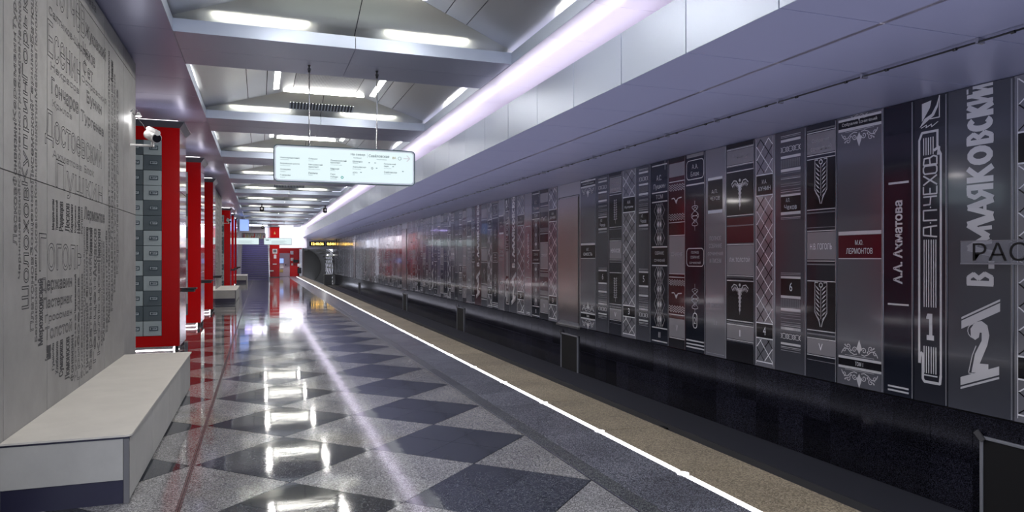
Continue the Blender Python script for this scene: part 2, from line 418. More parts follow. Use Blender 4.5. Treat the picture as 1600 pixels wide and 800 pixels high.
tl_ = empty('added_track_lamp', (3.62, 0, -1.30)); tag(tl_, 'added row of fill lamps under the platform nosing, brightening soffit and wall', 'lamp')  # not a known fitting: added to lift the dark soffit and spine wall
tlm = MB().bevbox(-.03, .10, -1.29, 1.29, -.03, -.005, .004); tlm.bevbox(.085, .10, -1.29, 1.29, -.0049, .065, .003); tlm = tlm.mesh('added_lamp_body', 'black')  # raised side is a baffle keeping the added lamps out of wall reflections
for i in range(26):
    y = .5 + i * 2.6
    link(tlm, 'added_lamp_body', tl_, (-.02, y, 0))
    a = bpy.data.lights.new('track_fill', 'AREA'); a.shape = 'RECTANGLE'; a.size = .05; a.size_y = 2.55; a.energy = TRACK_FILL_W; a.color = (.86, .86, 1)
    ao = bpy.data.objects.new('track_fill', a); C.objects.link(ao); ao.parent = tl_; ao.location = (.03, y, .0); ao.rotation_euler = (0, math.radians(-171), 0)
# ---- designs of the book spine panels -----------------------------------
def d_frame(p, w): pass
def panel(yl, yr, body, label=None):
    """yl: far edge (left in view), yr: near edge"""
    w = yl - yr; g = .004
    mb = MB(); mb.bevbox(-w / 2 + g, w / 2 - g, 0, .022, .012, 3.365, .003)
    o = mb.obj('book_spine_panel', body, wr, (XW, (yl + yr) / 2, 0), -math.pi / 2)
    if label: o['label'] = label
    e = P2(); e.rect(w / 2 - .026, .02, w / 2 - .012, 3.35, 'edge'); e.obj('panel_edge', o, -.001)
    return o, w
def waves(p, u0, u1, v, amp, n, w=.008, m='pr_silver'):
    p.line([(u0 + (u1 - u0) * i / (n * 8), v + amp * math.sin(i / 8 * 2 * math.pi)) for i in range(n * 8 + 1)], w, m)
def fleuron(p, cu, v, s, up, m='pr_silver'):
    k = 1 if up else -1
    q = lambda x, y: (cu + x * s, v + y * s * k)
    p.poly([q(0, .0), q(.035, .07), q(0, .16), q(-.035, .07)], m)
    for sx in (1, -1):
        def T(pts): return [q(sx * x, y) for x, y in pts]
        p.line(T(spiral(.065, .045, .035, .008, 180, -260)), .009 * s, m)
        p.line(T([(.03, .0), (.07, -.01), (.12, .01), (.16, .045), (.2, .05), (.235, .02), (.25, -.01)]), .009 * s, m)
        p.line(T(spiral(.155, .075, .032, .006, 250, -160)), .008 * s, m)
        p.line(T(spiral(.215, .03, .028, .006, 90, 460)), .007 * s, m)
        p.poly(T([(.10, .03), (.125, .055), (.12, .02)]), m); p.poly(T([(.17, .06), (.2, .1), (.21, .085)]), m)
    p.line([q(-.2, -.025), q(.2, -.025)], .004 * s, m)
def d_lerm(o, w, name, col='pr_red', big=True, tom='ТОМ 1'):
    p = P2(); a, b = -w / 2 + .03, w / 2 - .03
    for v0, v1 in ((3.18, 3.215), (3.305, 3.335), (.225, .255), (.345, .375)): p.rect(a, v0, b, v1)
    p.rect(a, 1.885, b, 1.93, 'pr_silver')
    p.obj('silver_band', o)
    q = P2(); q.rect(a, 3.215, b, 3.305, 'pr_black'); q.rect(a, .255, b, .345, 'pr_black'); q.rect(a, 1.60, b, 1.88, col); q.rect(a, 1.585, b, 1.597, 'pr_silver'); q.obj('title_block', o)
    f = P2(); s = w / .71
    fleuron(f, 0, .42, 1.1 * s, True); fleuron(f, 0, .185, 1.1 * s, False); fleuron(f, 0, 3.14, 1.1 * s, False)
    fleuron(f, 0, 3.35, .5 * s, False); f.obj('ornament', o)
    t = P2(); t.text('Собрание сочинений', a + .06 * s, 3.235, b - .06 * s, 3.285, 'pr_white'); t.text(tom, -.06 * s, .275, .06 * s, .325, 'pr_white')
    t.text(name[0], -.06 * s, 1.76, .06 * s, 1.82, 'pr_white'); t.text(name[1], -.2 * s, 1.65, .2 * s, 1.72, 'pr_white'); t.obj('lettering', o, -.004)
def d_bands(o, w, num, m='pr_silver'):
    p = P2(); a, b = -w * .30, w * .33
    for v0, v1 in ((3.215, 3.25), (2.985, 3.02), (2.80, 2.84), (2.455, 2.485), (2.20, 2.24), (1.315, 1.345), (1.04, 1.075), (.86, .90), (.60, .635), (.39, .42)): p.rect(a, v0, b, v1, m)
    for v in (3.30, 3.28, 2.78, 2.72, 2.70, 2.63, 2.6, 2.55, 2.52, 2.16, 2.14, 1.39, 1.37, .83, .80, .76, .71, .68, .66, .36, .34, .31): p.rect(a, v - .004, b, v + .004, 'pr_grey' if int(v * 100) % 3 else m)
    p.obj('silver_band', o)
    h = P2(); n = 22
    for v0, v1 in ((2.85, 2.97), (2.33 + .02, 2.45), (.92, 1.02), (.45, .58)):
        pass
    for v0, v1 in ((2.855, 2.97), (.915, 1.03), (2.50, 2.50 + .001)):
        for i in range(n): h.rect(a + (b - a) * i / n, v0, a + (b - a) * (i + .5) / n, v1, 'pr_grey')
    for i in range(n):
        h.rect(a + (b - a) * i / n, .65 - .01, a + (b - a) * (i + .5) / n, .60, 'pr_grey'); h.rect(a + (b - a) * i / n, 2.45, a + (b - a) * (i + .5) / n, 2.35 + .0, 'pr_grey') if False else None
    for v in (3.11, .51):
        k = 3; st_ = (b - a) / k
        for i in range(k):
            c = a + st_ * (i + .5)
            h.line([(c - st_ / 2, v - .035), (c - st_ * .2, v), (c - st_ / 2, v + .035)], .009, m)
            h.line([(c + st_ / 2, v - .035), (c + st_ * .2, v), (c + st_ / 2, v + .035)], .009, m)
            h.line(arc(c, v, st_ * .42, 0, 360, 12, .035), .008, m)
    h.obj('ornament', o)
    q = P2(); q.rect(a, 2.24, b, 2.455, 'pr_black'); q.rect(a, 1.08, b, 1.31, 'pr_black'); q.obj('title_block', o)
    t = P2(); t.text('А.П.', a + .10 * w / .6, 2.375, b - .2 * w / .6, 2.43, 'pr_white'); t.text('Чехов', a + .07 * w / .6, 2.27, b - .07 * w / .6, 2.34, 'pr_white')
    t.text(num, -.01, 1.14, .045, 1.26, 'pr_white'); t.obj('lettering', o, -.004)
def leaf(p, x, y, dx, dy, wd, m='pr_silver'):
    nx, ny = -dy, dx; l = math.hypot(dx, dy); nx, ny = nx / l * wd, ny / l * wd
    p.poly([(x, y), (x + dx * .45 + nx, y + dy * .45 + ny), (x + dx, y + dy), (x + dx * .5 - nx * .5, y + dy * .5 - ny * .5)], m)
def d_wheat(o, w, name, num, twist=False):
    a, b = -w / 2 + .02, w / 2 - .02
    q = P2(); q.rect(a, 2.97, b, 3.24, 'pr_lgrey'); q.rect(a, 1.58, b, 1.94, 'pr_lgrey'); q.rect(a, .33, b, .53, 'pr_lgrey')
    q.rect(a, 2.26, b, 2.90, 'pr_black'); q.rect(a, .66, b, 1.28, 'pr_black'); q.obj('title_block', o)
    p = P2()
    for v in (3.255, 2.955, 2.905, 2.235, 1.955, 1.56, 1.295, .645, .54, .315): p.rect(a, v - .006, b, v + .006)
    for v in (3.29, 3.28, 2.2, 2.19, 2.0, 1.52, 1.51, .60, .59, .25): p.rect(a, v - .003, b, v + .003, 'pr_grey')
    p.obj('silver_band', o)
    e = P2()
    for v0 in (.70, 2.31):
        if twist:
            for i in range(9):
                v = v0 + .07 + i * .048
                for sx in (1, -1): leaf(e, 0, v, sx * .06, .05, .014); leaf(e, sx * .02, v, -sx * .0 + sx * .07, -.02 + .05, .01, 'pr_grey')
            e.line([(0, v0), (0, v0 + .1)], .008)
        else:
            for i in range(8):
                v = v0 + .08 + i * .055
                for sx in (1, -1): leaf(e, sx * .012, v, sx * .085, .075, .013)
            for sx in (1, -1):
                e.line([(sx * .01, v0), (sx * .03, v0 + .07), (sx * .1, v0 + .18)], .012); e.line([(sx * .105, v0 + .18), (sx * .105, v0 + .58)], .008)
                e.line([(sx * .105, v0 + .58), (sx * .05, v0 + .575)], .01)
            e.line([(0, v0 + .1), (0, v0 + .52)], .006); e.line(arc(0, v0 + .545, .028, 0, 360, 10), .012)
    e.obj('wheat_ornament', o, -.004)
    t = P2(); s = w / .53
    t.text('Собрание', -.16 * s, 3.11, .14 * s, 3.17, 'pr_faint'); t.text('сочинений', -.18 * s, 3.01, .18 * s, 3.07, 'pr_faint')
    t.text(name, -.19 * s, 1.71, .19 * s, 1.79, 'pr_white'); t.text(num, -.04, .39, .03, .48, 'pr_white'); t.obj('lettering', o, -.004)
def d_cad(o, w):
    a, b = -w / 2 + .02, w / 2 - .02
    q = P2(); q.rect(a, 3.04, b, 3.26, 'pr_lgrey'); q.rect(a, 1.34, b, 1.79, 'pr_lgrey'); q.rect(a, .35, b, .56, 'pr_lgrey')
    q.rect(a, 2.26, b, 2.92, 'pr_black'); q.rect(a, .64, b, 1.24, 'pr_black'); q.rect(a, 1.83, b, 2.22, 'pr_red'); q.rect(a, .02, b, .28, 'pr_black'); q.rect(a, 3.30, b, 3.36, 'pr_black'); q.obj('title_block', o)
    p = P2()
    for v in (3.275, 3.025, 2.93, 2.25, 2.06, 1.805, 1.325, 1.25, .635, .57, .335): p.rect(a, v - .007, b, v + .007)
    for v in (3.29, 3.01, 2.1, 2.09, 1.82, 1.30, .60, .315): p.rect(a, v - .003, b, v + .003, 'pr_grey')
    p.obj('silver_band', o)
    e = P2()
    for v0 in (2.32, .72):
        h = .50
        e.poly([(0, v0), (.014, v0 + h * .5), (.02, v0 + h * .8), (-.02, v0 + h * .8), (-.014, v0 + h * .5)])
        e.poly(arc(0, v0 + h * .93, .024, 0, 360, 10)[:-1])
        for ph in (0, math.pi):
            e.line([(math.sin(ph + i / 24 * 3 * 2 * math.pi) * (.012 + .04 * i / 24), v0 + .06 + .36 * i / 24) for i in range(25)], .010)
        for sx in (1, -1):
            e.line([(sx * .02, v0 + .38), (sx * .08, v0 + .46), (sx * .14, v0 + .47), (sx * .20, v0 + .42)], .014)
            for i in range(6):
                f = i / 5; leaf(e, sx * (.045 + .15 * f), v0 + .43 + .03 * math.sin(f * 3) - .02 * f, -sx * (.02 + .03 * f) * (1 - f * .2), -.11 + .05 * f, .011)
    e.obj('winged_staff', o, -.004)
    t = P2(); t.text('Война и мир', -.17, 3.11, .17, 3.18, 'pr_faint'); t.text('Л.Н. ТОЛСТОЙ', -.25, 1.54, .23, 1.62, 'pr_white'); t.text('I', -.008, .40, .012, .50, 'pr_white'); t.obj('lettering', o, -.004)
def lattice(p, a, b, v0, v1, n, m1='pr_white', m2='pr_black', w=.012):
    H = (v1 - v0) / n
    for fam in (1, -1):
        for j in range(-2, int(2 * n + .99)):
            ya, yb = v0 + j * H / 2, v0 + j * H / 2 + H
            t0, t1 = max(0, (v0 - ya) / H), min(1, (v1 - ya) / H)
            if t1 - t0 < .05: continue
            X = lambda t: (a + (b - a) * t) if fam > 0 else (b - (b - a) * t)
            p.line([(X(t0), ya + H * t0), (X(t1), ya + H * t1)], w, m2 if (j + (fam > 0)) % 2 else m1)
def d_diam(o, w, name, num, ntop=1.25, nmid=4.5, nbot=.8):
    a, b = -w / 2 + .05, w / 2 - .05
    p = P2(); lattice(p, a, b, 2.83, 3.33, ntop); lattice(p, a, b, .67, 2.49, nmid); lattice(p, a, b, .10, .41, nbot)
    for u in (a - .012, b + .006): p.rect(u, .05, u + .006, 3.34, 'pr_white')
    for v in (2.81, 2.51, .65, .43, .085): p.rect(a - .01, v - .008, b + .01, v + .008, 'pr_white')
    p.obj('diamond_lattice', o)
    q = P2(); q.rect(a - .01, 2.52, b + .01, 2.80, 'pr_black'); q.rect(a - .01, .44, b + .01, .64, 'pr_black'); q.obj('title_block', o)
    t = P2(); s = w / .44; t.text(name[0], -.05 * s, 2.68, .05 * s, 2.74, 'pr_white'); t.text(name[1], -.13 * s, 2.58, .13 * s, 2.64, 'pr_white'); t.text(num, -.03, .48, .03, .60, 'pr_white'); t.obj('lettering', o, -.004)
def d_push(o, w):
    a, b = -w / 2 + .05, w / 2 - .05
    p = P2()
    for v in (3.30, 2.80, 2.57 + .06, 1.80, 1.46, .315, .07): p.rect(a, v - .011, b, v + .011)
    p.rect(b - .08, 3.2, b - .06, 3.36, 'pr_grey'); p.obj('silver_band', o)
    q = P2(); q.rect(a, 1.48, b, 1.79, 'pr_black'); q.obj('title_block', o)
    e = P2()
    for v0, v1 in ((.34, 1.44), (1.83, 2.60)):
        n = 4 if v1 - v0 > 1 else 3; hh = (v1 - v0) / n
        for c in (-.09, -.03, .03, .09):
            for i in range(n):
                y = v0 + i * hh; ww = .06 if abs(c) < .05 else .09
                cc = c; e.line([(cc, y), (cc + ww, y + hh / 2), (cc, y + hh), (cc - ww, y + hh / 2)], .006, 'pr_silver', True)
                if abs(c) < .05: e.poly([(c * 1.4, y + hh * .28), (c * 1.4 + .028, y + hh / 2), (c * 1.4, y + hh * .72), (c * 1.4 - .028, y + hh / 2)])
    e.obj('rhombus_ornament', o, -.004)
    t = P2(); t.text('А.С.', -.1, 3.02, .08, 3.12, 'pr_silver'); t.text('Пушкин', -.2, 2.85, .2, 2.96, 'pr_silver'); t.text('ТОМ', -.12, 2.68, .12, 2.76)
    t.text('СОБРАНИЕ', -.15, 1.66, .15, 1.72); t.text('СОЧИНЕНИЙ', -.18, 1.53, .18, 1.59); t.text('II', -.03, .14, .03, .24); t.obj('lettering', o, -.004)
def d_wave(o, w):
    a, b = -w / 2 + .015, w / 2 - .02
    q = P2(); q.rect(a, 3.03, b, 3.27, 'pr_lgrey'); q.rect(a, 1.33, b, 1.98, 'pr_lgrey'); q.rect(a, .20, b, .53, 'pr_lgrey'); q.rect(a, .02, b, .17, 'pr_black'); q.rect(a, 3.29, b, 3.36, 'pr_black'); q.obj('title_block', o)
    p = P2()
    for v in (2.945, 2.225, 1.995, 1.32, 1.26, .60, .185): p.rect(a, v - .007, b, v + .007)
    p.obj('silver_band', o)
    e = P2()
    for v in (2.88, 2.84, 2.80, 2.36, 2.32, 2.28, 1.2, 1.165, 1.13, .74, .70, .66): waves(e, a, b, v, .016, 6 if b - a > .4 else 5, .009)
    for v in (2.60, .93):
        e.line([(-.16, v + .05), (-.09, v + .055), (-.03, v)], .018); e.line([(-.04, v - .01), (.04, v + .045), (.15, v + .055)], .016); e.poly([(-.06, v + .01), (-.02, v - .05), (.03, v + .02), (-.01, v + .025)])
    e.obj('seagull_ornament', o, -.004)
    t = P2(); t.text('СОЧИНЕНИЯ', -.17, 1.63, .17, 1.70, 'pr_faint'); t.text('V', -.03, .31, .03, .42, 'pr_faint'); t.obj('lettering', o, -.004)
def knot(e, v, s=1.):
    for k in (1, -1):
        e.line([(x * .085 * s, v + k * (.085 + y * .085) * s) for x, y in [(math.sin(t * 2), math.cos(t)) for t in [i / 20 * 2 * math.pi for i in range(21)]]], .008)
        e.line(spiral(0, v + k * .10 * s, .055 * s, .02 * s, 0, 300), .006)
    e.line([(0, v - .25 * s), (0, v - .17 * s)], .006); e.line([(0, v + .17 * s), (0, v + .25 * s)], .006)
    for sx in (1, -1): e.line(arc(sx * .06 * s, v, .045 * s, -70 if sx > 0 else 110, 70 if sx > 0 else 250), .007)
def d_blok(o, w):
    a, b = -w / 2 + .04, w / 2 - .04
    p = P2(); p.line(rrect(a, 2.93, b, 3.25, .07), .014, close=True); p.line(rrect(a, 1.46, b, 1.76, .07), .014, close=True); p.line(rrect(-.055, .42, .055, .67, .05), .014, close=True)
    for v in (2.84, .20, .14, .085): p.rect(a - .01, v - .012, b + .01, v + .012)
    p.rect(a, 3.30, b, 3.36, 'pr_grey'); p.obj('silver_frame', o)
    e = P2(); knot(e, 2.31); knot(e, .91); e.obj('knot_ornament', o, -.004)
    t = P2(); t.text('А.А.', -.09, 3.10, .09, 3.18); t.text('Блок', -.12, 2.98, .12, 3.06); t.text('ПОЛНОЕ', -.11, 1.67, .11, 1.715); t.text('СОБРАНИЕ', -.13, 1.59, .13, 1.635); t.text('СОЧИНЕНИЙ', -.16, 1.50, .16, 1.545); t.text('2', -.025, .49, .025, .60); t.obj('lettering', o, -.004)
def d_light(o, w):
    a, b = -w * .36, w * .33
    q = P2(); q.rect(a, 2.38, b, 2.85, 'pr_black'); q.obj('title_block', o)
    p = P2(); p.rect(a, 2.86, b, 2.90, 'pr_white'); p.rect(a, 2.32, b, 2.37, 'pr_white'); p.rect(-w / 2 + .03, .055, w / 2 - .05, .062, 'pr_grey'); p.obj('silver_band', o)
    t = P2(); t.text('А.П.', -.1, 2.64, .06, 2.70, 'pr_silver'); t.text('ЧЕХОВ', -.14, 2.53, .12, 2.59, 'pr_silver')
    for i, (s, hw) in enumerate((('ПОЛНОЕ', .15), ('СОБРАНИЕ', .17), ('СОЧИНЕНИЙ', .2), ('И ПИСЕМ', .15))): t.text(s, -hw, 1.88 - i * .12, hw, 1.95 - i * .12, 'pr_faint')
    t.text('ПИСЬМА', -.14, .80, .14, .87, 'pr_faint'); t.text('11', -.03, .52, .03, .59, 'pr_faint'); t.obj('lettering', o, -.004)
def d_ahm(o, w):
    p = P2(); p.rect(-.13 * w / .4, 2.45, .14 * w / .4, 2.475); p.rect(-.14 * w / .4, 1.055, .14 * w / .4, 1.075); p.rect(-.14, .105, .14, .125); p.rect(-.14, .06, .14, .08); p.obj('silver_band', o)
    t = P2(); t.text('А.А. Ахматова', -.065, 1.30, .06, 2.26, 'pr_silver', 1, .03); t.obj('lettering', o, -.004)
def d_stripe(o, w):
    s = w / .42; p = P2(); fr = 'pr_silver'
    # outer frame: a long stripe box with cut, hooked corners
    p.line([(.13 * s, .33), (.13 * s, 2.72), (.09 * s, 2.80), (.09 * s, 2.98)], .026, fr); p.line([(.13 * s, .33), (.12 * s, .24), (-.07 * s, .24), (-.09 * s, .27), (-.09 * s, .50)], .03, fr)
    p.line([(-.09 * s, .5), (-.1 * s, .55), (-.125 * s, .54), (-.13 * s, .44)], .03, fr)
    p.line([(-.135 * s, .44), (-.135 * s, 2.90), (-.10 * s, 2.98), (.10 * s, 2.98)], .026, fr)
    p.line([(.05 * s, 2.77), (.11 * s, 2.80), (.10 * s, 2.72)], .03, fr)
    for i in range(6):
        u = -.08 * s + i * .029 * s
        p.rect(u, 1.06, u + .013 * s, 1.80, fr); p.rect(u, .335, u + .013 * s, .63, fr)
        if i < 5: p.rect(u - .005, 2.73, u + .008 * s, 2.92, fr)
    p.rect(-.09 * s, .305, .09 * s, .32, fr); p.obj('striped_frame', o)
    t = P2()
    # thin drawn letters reading upwards: v runs along the word, u from right (foot) to left (top)
    def G(strokes, v, h):
        for st_ in strokes: t.line([(.085 * s - y * .165 * s, v + x * h) for x, y in st_], .017, fr)
    v = 1.83
    G([[(0, 0), (.15, 1), (.85, 1), (1, 0)], [(.08, .45), (.92, .45)]], v, .12)
    t.poly([(.0, 1.975), (.014, 1.975), (.014, 1.99), (0, 1.99)], fr)
    G([[(0, 0), (0, 1), (1, 1), (1, 0)]], v + .18, .11)
    t.poly([(.0, 2.145), (.014, 2.145), (.014, 2.16), (0, 2.16)], fr)
    G([[(0, 1), (.05, .5), (.95, .45)], [(1, 1), (1, 0)]], v + .35, .09)
    G([[(1, 1), (.1, 1), (.1, 0), (1, 0)], [(.1, .5), (.8, .5)]], v + .46, .09)
    G([[(0, 0), (1, 1)], [(0, 1), (1, 0)]], v + .57, .10)
    G([[(.1, .1), (.1, .9), (.3, 1), (.7, 1), (.9, .9), (.9, .1), (.7, 0), (.3, 0), (.1, .1)]], v + .68, .11)
    G([[(0, 0), (0, 1), (.7, .95), (.75, .55), (0, .5)], [(.75, .5), (.95, .25), (.8, 0), (0, 0)]], v + .79, .10)
    t.poly([(-.04 * s, .70), (.05 * s, .70), (.05 * s, .755), (.03 * s, .755), (.03 * s, .99), (-.03 * s, .99), (-.045 * s, .95), (-.045 * s, .93), (-.01 * s, .93), (-.01 * s, .755), (-.04 * s, .755)], fr)
    t.obj('lettering', o, -.004)
    f = P2(); f.poly([(-.10 * s, 3.10), (-.10 * s, 3.30), (.02 * s, 3.32), (.0, 3.24)], fr)
    f.poly([(-.13 * s, 3.04), (-.07 * s, 3.13), (.02 * s, 3.17), (.08 * s, 3.26), (.115 * s, 3.36), (.10 * s, 3.24), (.05 * s, 3.15)], fr)
    f.line([(.115 * s, 3.355), (.115 * s, 3.12), (.0, 3.12)], .012, fr)
    f.line([(-.11 * s, 3.035), (-.04 * s, 3.06), (-.05 * s, 3.03), (.02 * s, 3.06), (.02 * s, 3.03), (.10 * s, 3.075)], .009, fr); f.obj('quill_ornament', o, -.004)
def circ(cx, cy, rx, ry, a0=0, a1=360, n=14): return [(cx + rx * math.cos(math.radians(a0 + (a1 - a0) * i / n)), cy + ry * math.sin(math.radians(a0 + (a1 - a0) * i / n))) for i in range(n + 1)]
BLOCK = {'В': [([(.15, -.05), (.15, 1.05)], 1.1), ([(.1, 1), (.55, 1), (.8, .78), (.5, .55), (.85, .28), (.6, 0), (.1, 0)], .95)],
 '.': [([(.0, .0), (1, .0)], 1.2)],
 'М': [([(.05, -.05), (.2, 1.0)], 1.3), ([(.2, 1.), (.48, .15)], 1.2), ([(.48, .15), (.78, 1.)], 1.3), ([(.78, 1.), (.95, -.05)], 1.5), ([(.35, .0), (.3, .5)], .8), ([(.7, .0), (.68, .5)], .8)],
 'А': [([(.05, -.05), (.5, 1.0)], 1.1), ([(.5, 1.), (.92, -.05)], 1.3), ([(.25, .28), (.8, .28)], .7)],
 'Я': [([(.82, -.05), (.82, 1.05)], 1.2), ([(.8, 1), (.35, .98), (.18, .72), (.38, .48), (.8, .48)], .95), ([(.5, .5), (.1, -.05)], 1.1)],
 'К': [([(.17, -.05), (.17, 1.05)], 1.2), ([(.2, .45), (.85, 1.02)], 1.1), ([(.35, .6), (.88, -.03)], 1.2)],
 'О': [(circ(.5, .5, .34, .44), 1.25)], 'С': [(circ(.55, .5, .38, .44, 50, 310), 1.2)],
 'И': [([(.14, -.05), (.14, 1.05)], .8), ([(.86, -.05), (.86, 1.05)], .8), ([(.14, .1), (.86, .9)], .6)],
 'Й': [([(.14, -.05), (.14, .8)], .6), ([(.86, -.05), (.86, .8)], .6), ([(.14, .1), (.86, .7)], .45), ([(.2, 1.05), (.8, 1.05)], .4)]}
def d_may(o, w, s=1.):
    a, b = (-.13, .15) if w > .6 else (-w * .2, w * .2)
    t = P2()
    for ch, v0, v1 in (('В', 1.32, 1.46), ('.', 1.50, 1.56), ('М', 1.62, 2.03), ('А', 2.03, 2.20), ('Я', 2.19, 2.35), ('К', 2.37, 2.54), ('О', 2.545, 2.745), ('В', 2.76, 2.89), ('С', 2.895, 3.03), ('К', 3.045, 3.17), ('И', 3.175, 3.275), ('Й', 3.28, 3.355)):
        for pts, wd in BLOCK[ch]: t.line([(b - .02 - y * (b - a - .04), v0 + x * (v1 - v0)) for x, y in pts], wd * .05)
    t.obj('lettering', o, -.003)
    e = P2(); k = w / .70
    for v0, sg_ in ((.82, 1), (.23, 1)):
        p0, p1 = (-.19 * k, v0 + .04), (.22 * k, v0 + .25)
        if v0 < .5: p0, p1 = (-.2 * k, .27), (.21 * k, .44)
        e.poly([p0, p1, (p1[0], p1[1] + .085), (p0[0], p0[1] + .085)])
        dv = .10 if v0 > .5 else -.04
        e.poly([(p0[0], p0[1] + dv), (p1[0], p1[1] + dv), (p1[0], p1[1] + dv + .022), (p0[0], p0[1] + dv + .022)])
    e.poly([(-.08 * k, .42), (.10 * k, .44), (.10 * k, .53), (.01 * k, .525), (.09 * k, .72), (.11 * k, .82), (.09 * k, .92), (.03 * k, .96), (-.04 * k, .94), (-.09 * k, .87), (-.085 * k, .79), (-.04 * k, .76), (.0, .79), (.01 * k, .84), (.03 * k, .84), (.03 * k, .76), (-.04 * k, .62)])
    e.line([(-.11 * k, .42), (-.07 * k, .6), (-.03 * k, .70)], .009); e.line([(-.11 * k, .41), (.1 * k, .415)], .009); e.line(arc(-.045 * k, .85, .075 * k, 60, 260), .009)
    e.obj('volume_number', o, -.004)
def d_lamp(o, w):
    a, b = -w / 2 + .03, w / 2 - .03
    q = P2(); q.rect(a, 2.9, b, 3.2, 'pr_lgrey'); q.rect(a, .3, b, .7, 'pr_lgrey'); q.rect(a, 1.5, b, 1.9, 'pr_lgrey'); q.rect(a, .8, b, 1.4, 'pr_black'); q.rect(a, 2.1, b, 2.8, 'pr_black'); q.obj('title_block', o)
    e = P2()
    for v in (1.15, 2.5): e.line([(0, v + .1), (.1, v), (0, v - .1), (-.1, v)], .012, close=True); e.line(arc(0, v, .05, 0, 360), .01); e.line([(0, v - .1), (0, v - .3)], .012)
    for v in (1.95, 1.45, .75, .25, 2.85): e.rect(a, v - .008, b, v + .008)
    e.obj('lantern_ornament', o, -.004)

def Yp(px, X=6.9):
    d = F_PX / math.cos(TH) * X / (px - VX); return (d - X * math.sin(TH)) / math.cos(TH)
E_ = [Yp(x) for x in (1700, 1583.8, 1480.7, 1427.5, 1380.6, 1307.5, 1259.7, 1211, 1179, 1134.7, 1102, 1071, 1045, 1016.7, 994, 972, 952, 931, 907)]
o, w_ = panel(E_[1], E_[0], 'sp_light', 'pale grey spine with black and white diamonds at the right edge of the photo'); d_diam(o, w_, ('И.А.', 'БУНИН'), '5', 1, 4, .75)
o, w_ = panel(E_[2], E_[1], 'sp_mid', 'broad grey spine with huge block lettering and a slanted figure 2'); d_may(o, w_)
o, w_ = panel(E_[3], E_[2], 'sp_dark', 'slate spine with a striped frame, a quill and a figure 1'); d_stripe(o, w_)
o, w_ = panel(E_[4], E_[3], 'sp_navy', 'plain dark spine with bold upright lettering between two rules'); d_ahm(o, w_)
o, w_ = panel(E_[5], E_[4], 'sp_grey', 'broad grey spine with scrollwork and a dark red title block'); d_lerm(o, w_, ('М.Ю.', 'ЛЕРМОНТОВ'))
o, w_ = panel(E_[6], E_[5], 'sp_dark', 'dark spine with two wheat-ear panels and grey title blocks, volume V'); d_wheat(o, w_, 'Н.В. ГОГОЛЬ', 'V')
o, w_ = panel(E_[7], E_[6], 'sp_mid', 'grey spine with silver bands and a figure 6 beside the wheat-ear spine'); d_bands(o, w_, '6')
o, w_ = panel(E_[8], E_[7], 'sp_light', 'pale spine with crossing diamonds and a figure 4'); d_diam(o, w_, ('И.А.', 'БУНИН'), '4')
o, w_ = panel(E_[9], E_[8], 'sp_dark', 'dark spine with two winged staffs'); d_cad(o, w_)
o, w_ = panel(E_[10], E_[9], 'sp_light', 'light grey spine with one black title block near its top'); d_light(o, w_)
o, w_ = panel(E_[11], E_[10], 'sp_navy', 'dark spine with rounded frames and knot ornaments, figure 2'); d_blok(o, w_)
o, w_ = panel(E_[12], E_[11], 'sp_red', 'dark red spine with wave lines and seagulls'); d_wave(o, w_)
o, w_ = panel(E_[13], E_[12], 'sp_navy', 'navy spine with chains of silver rhombuses, volume II'); d_push(o, w_)
o, w_ = panel(E_[14], E_[13], 'sp_mid', 'grey spine with silver bands and a figure 5'); d_bands(o, w_, '5')
o, w_ = panel(E_[15], E_[14], 'sp_light', 'pale spine with crossing diamonds and a figure 3'); d_diam(o, w_, ('А.И.', 'Куприн'), '3')
o, w_ = panel(E_[16], E_[15], 'sp_dark', 'dark spine with two braided ears between grey blocks'); d_wheat(o, w_, 'НЕКРАСОВ', 'V', True)
o, w_ = panel(E_[17], E_[16], 'sp_mid', 'narrow grey spine with silver bands and a figure 6 near the steel door'); d_bands(o, w_, '6')
o, w_ = panel(E_[18], E_[17], 'sp_grey', 'grey spine with scrollwork and a black title block next to the steel door'); d_lerm(o, w_, ('И.Г.', 'ЮНОСТЬ'), 'pr_black')
DES = {
 'diam': ('sp_light', lambda o, w: d_diam(o, w, ('И.А.', 'БУНИН'), '3')), 'may': ('sp_mid', lambda o, w: d_may(o, w)), 'may_r': ('sp_red', lambda o, w: d_may(o, w)),
 'stripe': ('sp_dark', lambda o, w: d_stripe(o, w)), 'ahm': ('sp_navy', lambda o, w: d_ahm(o, w)), 'ahm_l': ('sp_light', lambda o, w: d_ahm(o, w)),
 'wheat': ('sp_dark', lambda o, w: d_wheat(o, w, 'Н.В. ГОГОЛЬ', 'V')), 'bands': ('sp_mid', lambda o, w: d_bands(o, w, '5')), 'cad': ('sp_dark', lambda o, w: d_cad(o, w)),
 'light': ('sp_light', lambda o, w: d_light(o, w)), 'blok': ('sp_navy', lambda o, w: d_blok(o, w)), 'wave': ('sp_navy', lambda o, w: d_wave(o, w)),
 'wave_r': ('sp_red', lambda o, w: d_wave(o, w)), 'push': ('sp_navy', lambda o, w: d_push(o, w)), 'lerm': ('sp_grey', lambda o, w: d_lerm(o, w, ('М.Ю.', 'ЛЕРМОНТОВ'))), 'lamp': ('sp_mid', d_lamp)}
protos = {}
def put(kind, yl, yr):
    w = yl - yr
    if kind not in protos:
        body, fn = DES[kind]; o, _ = panel(yl, yr, body); fn(o, w); protos[kind] = (o, w); return
    o0, w0 = protos[kind]
    c = copy_tree(o0); c.location = (XW, (yl + yr) / 2, 0); c.scale = (w / w0, 1, 1)
mid = [871, 857, 844, 831, 819.6, 808, 797, 788.4, 778.6, 769, 761.7, 752, 742, 737.4, 729, 722.7, 716, 710.4]
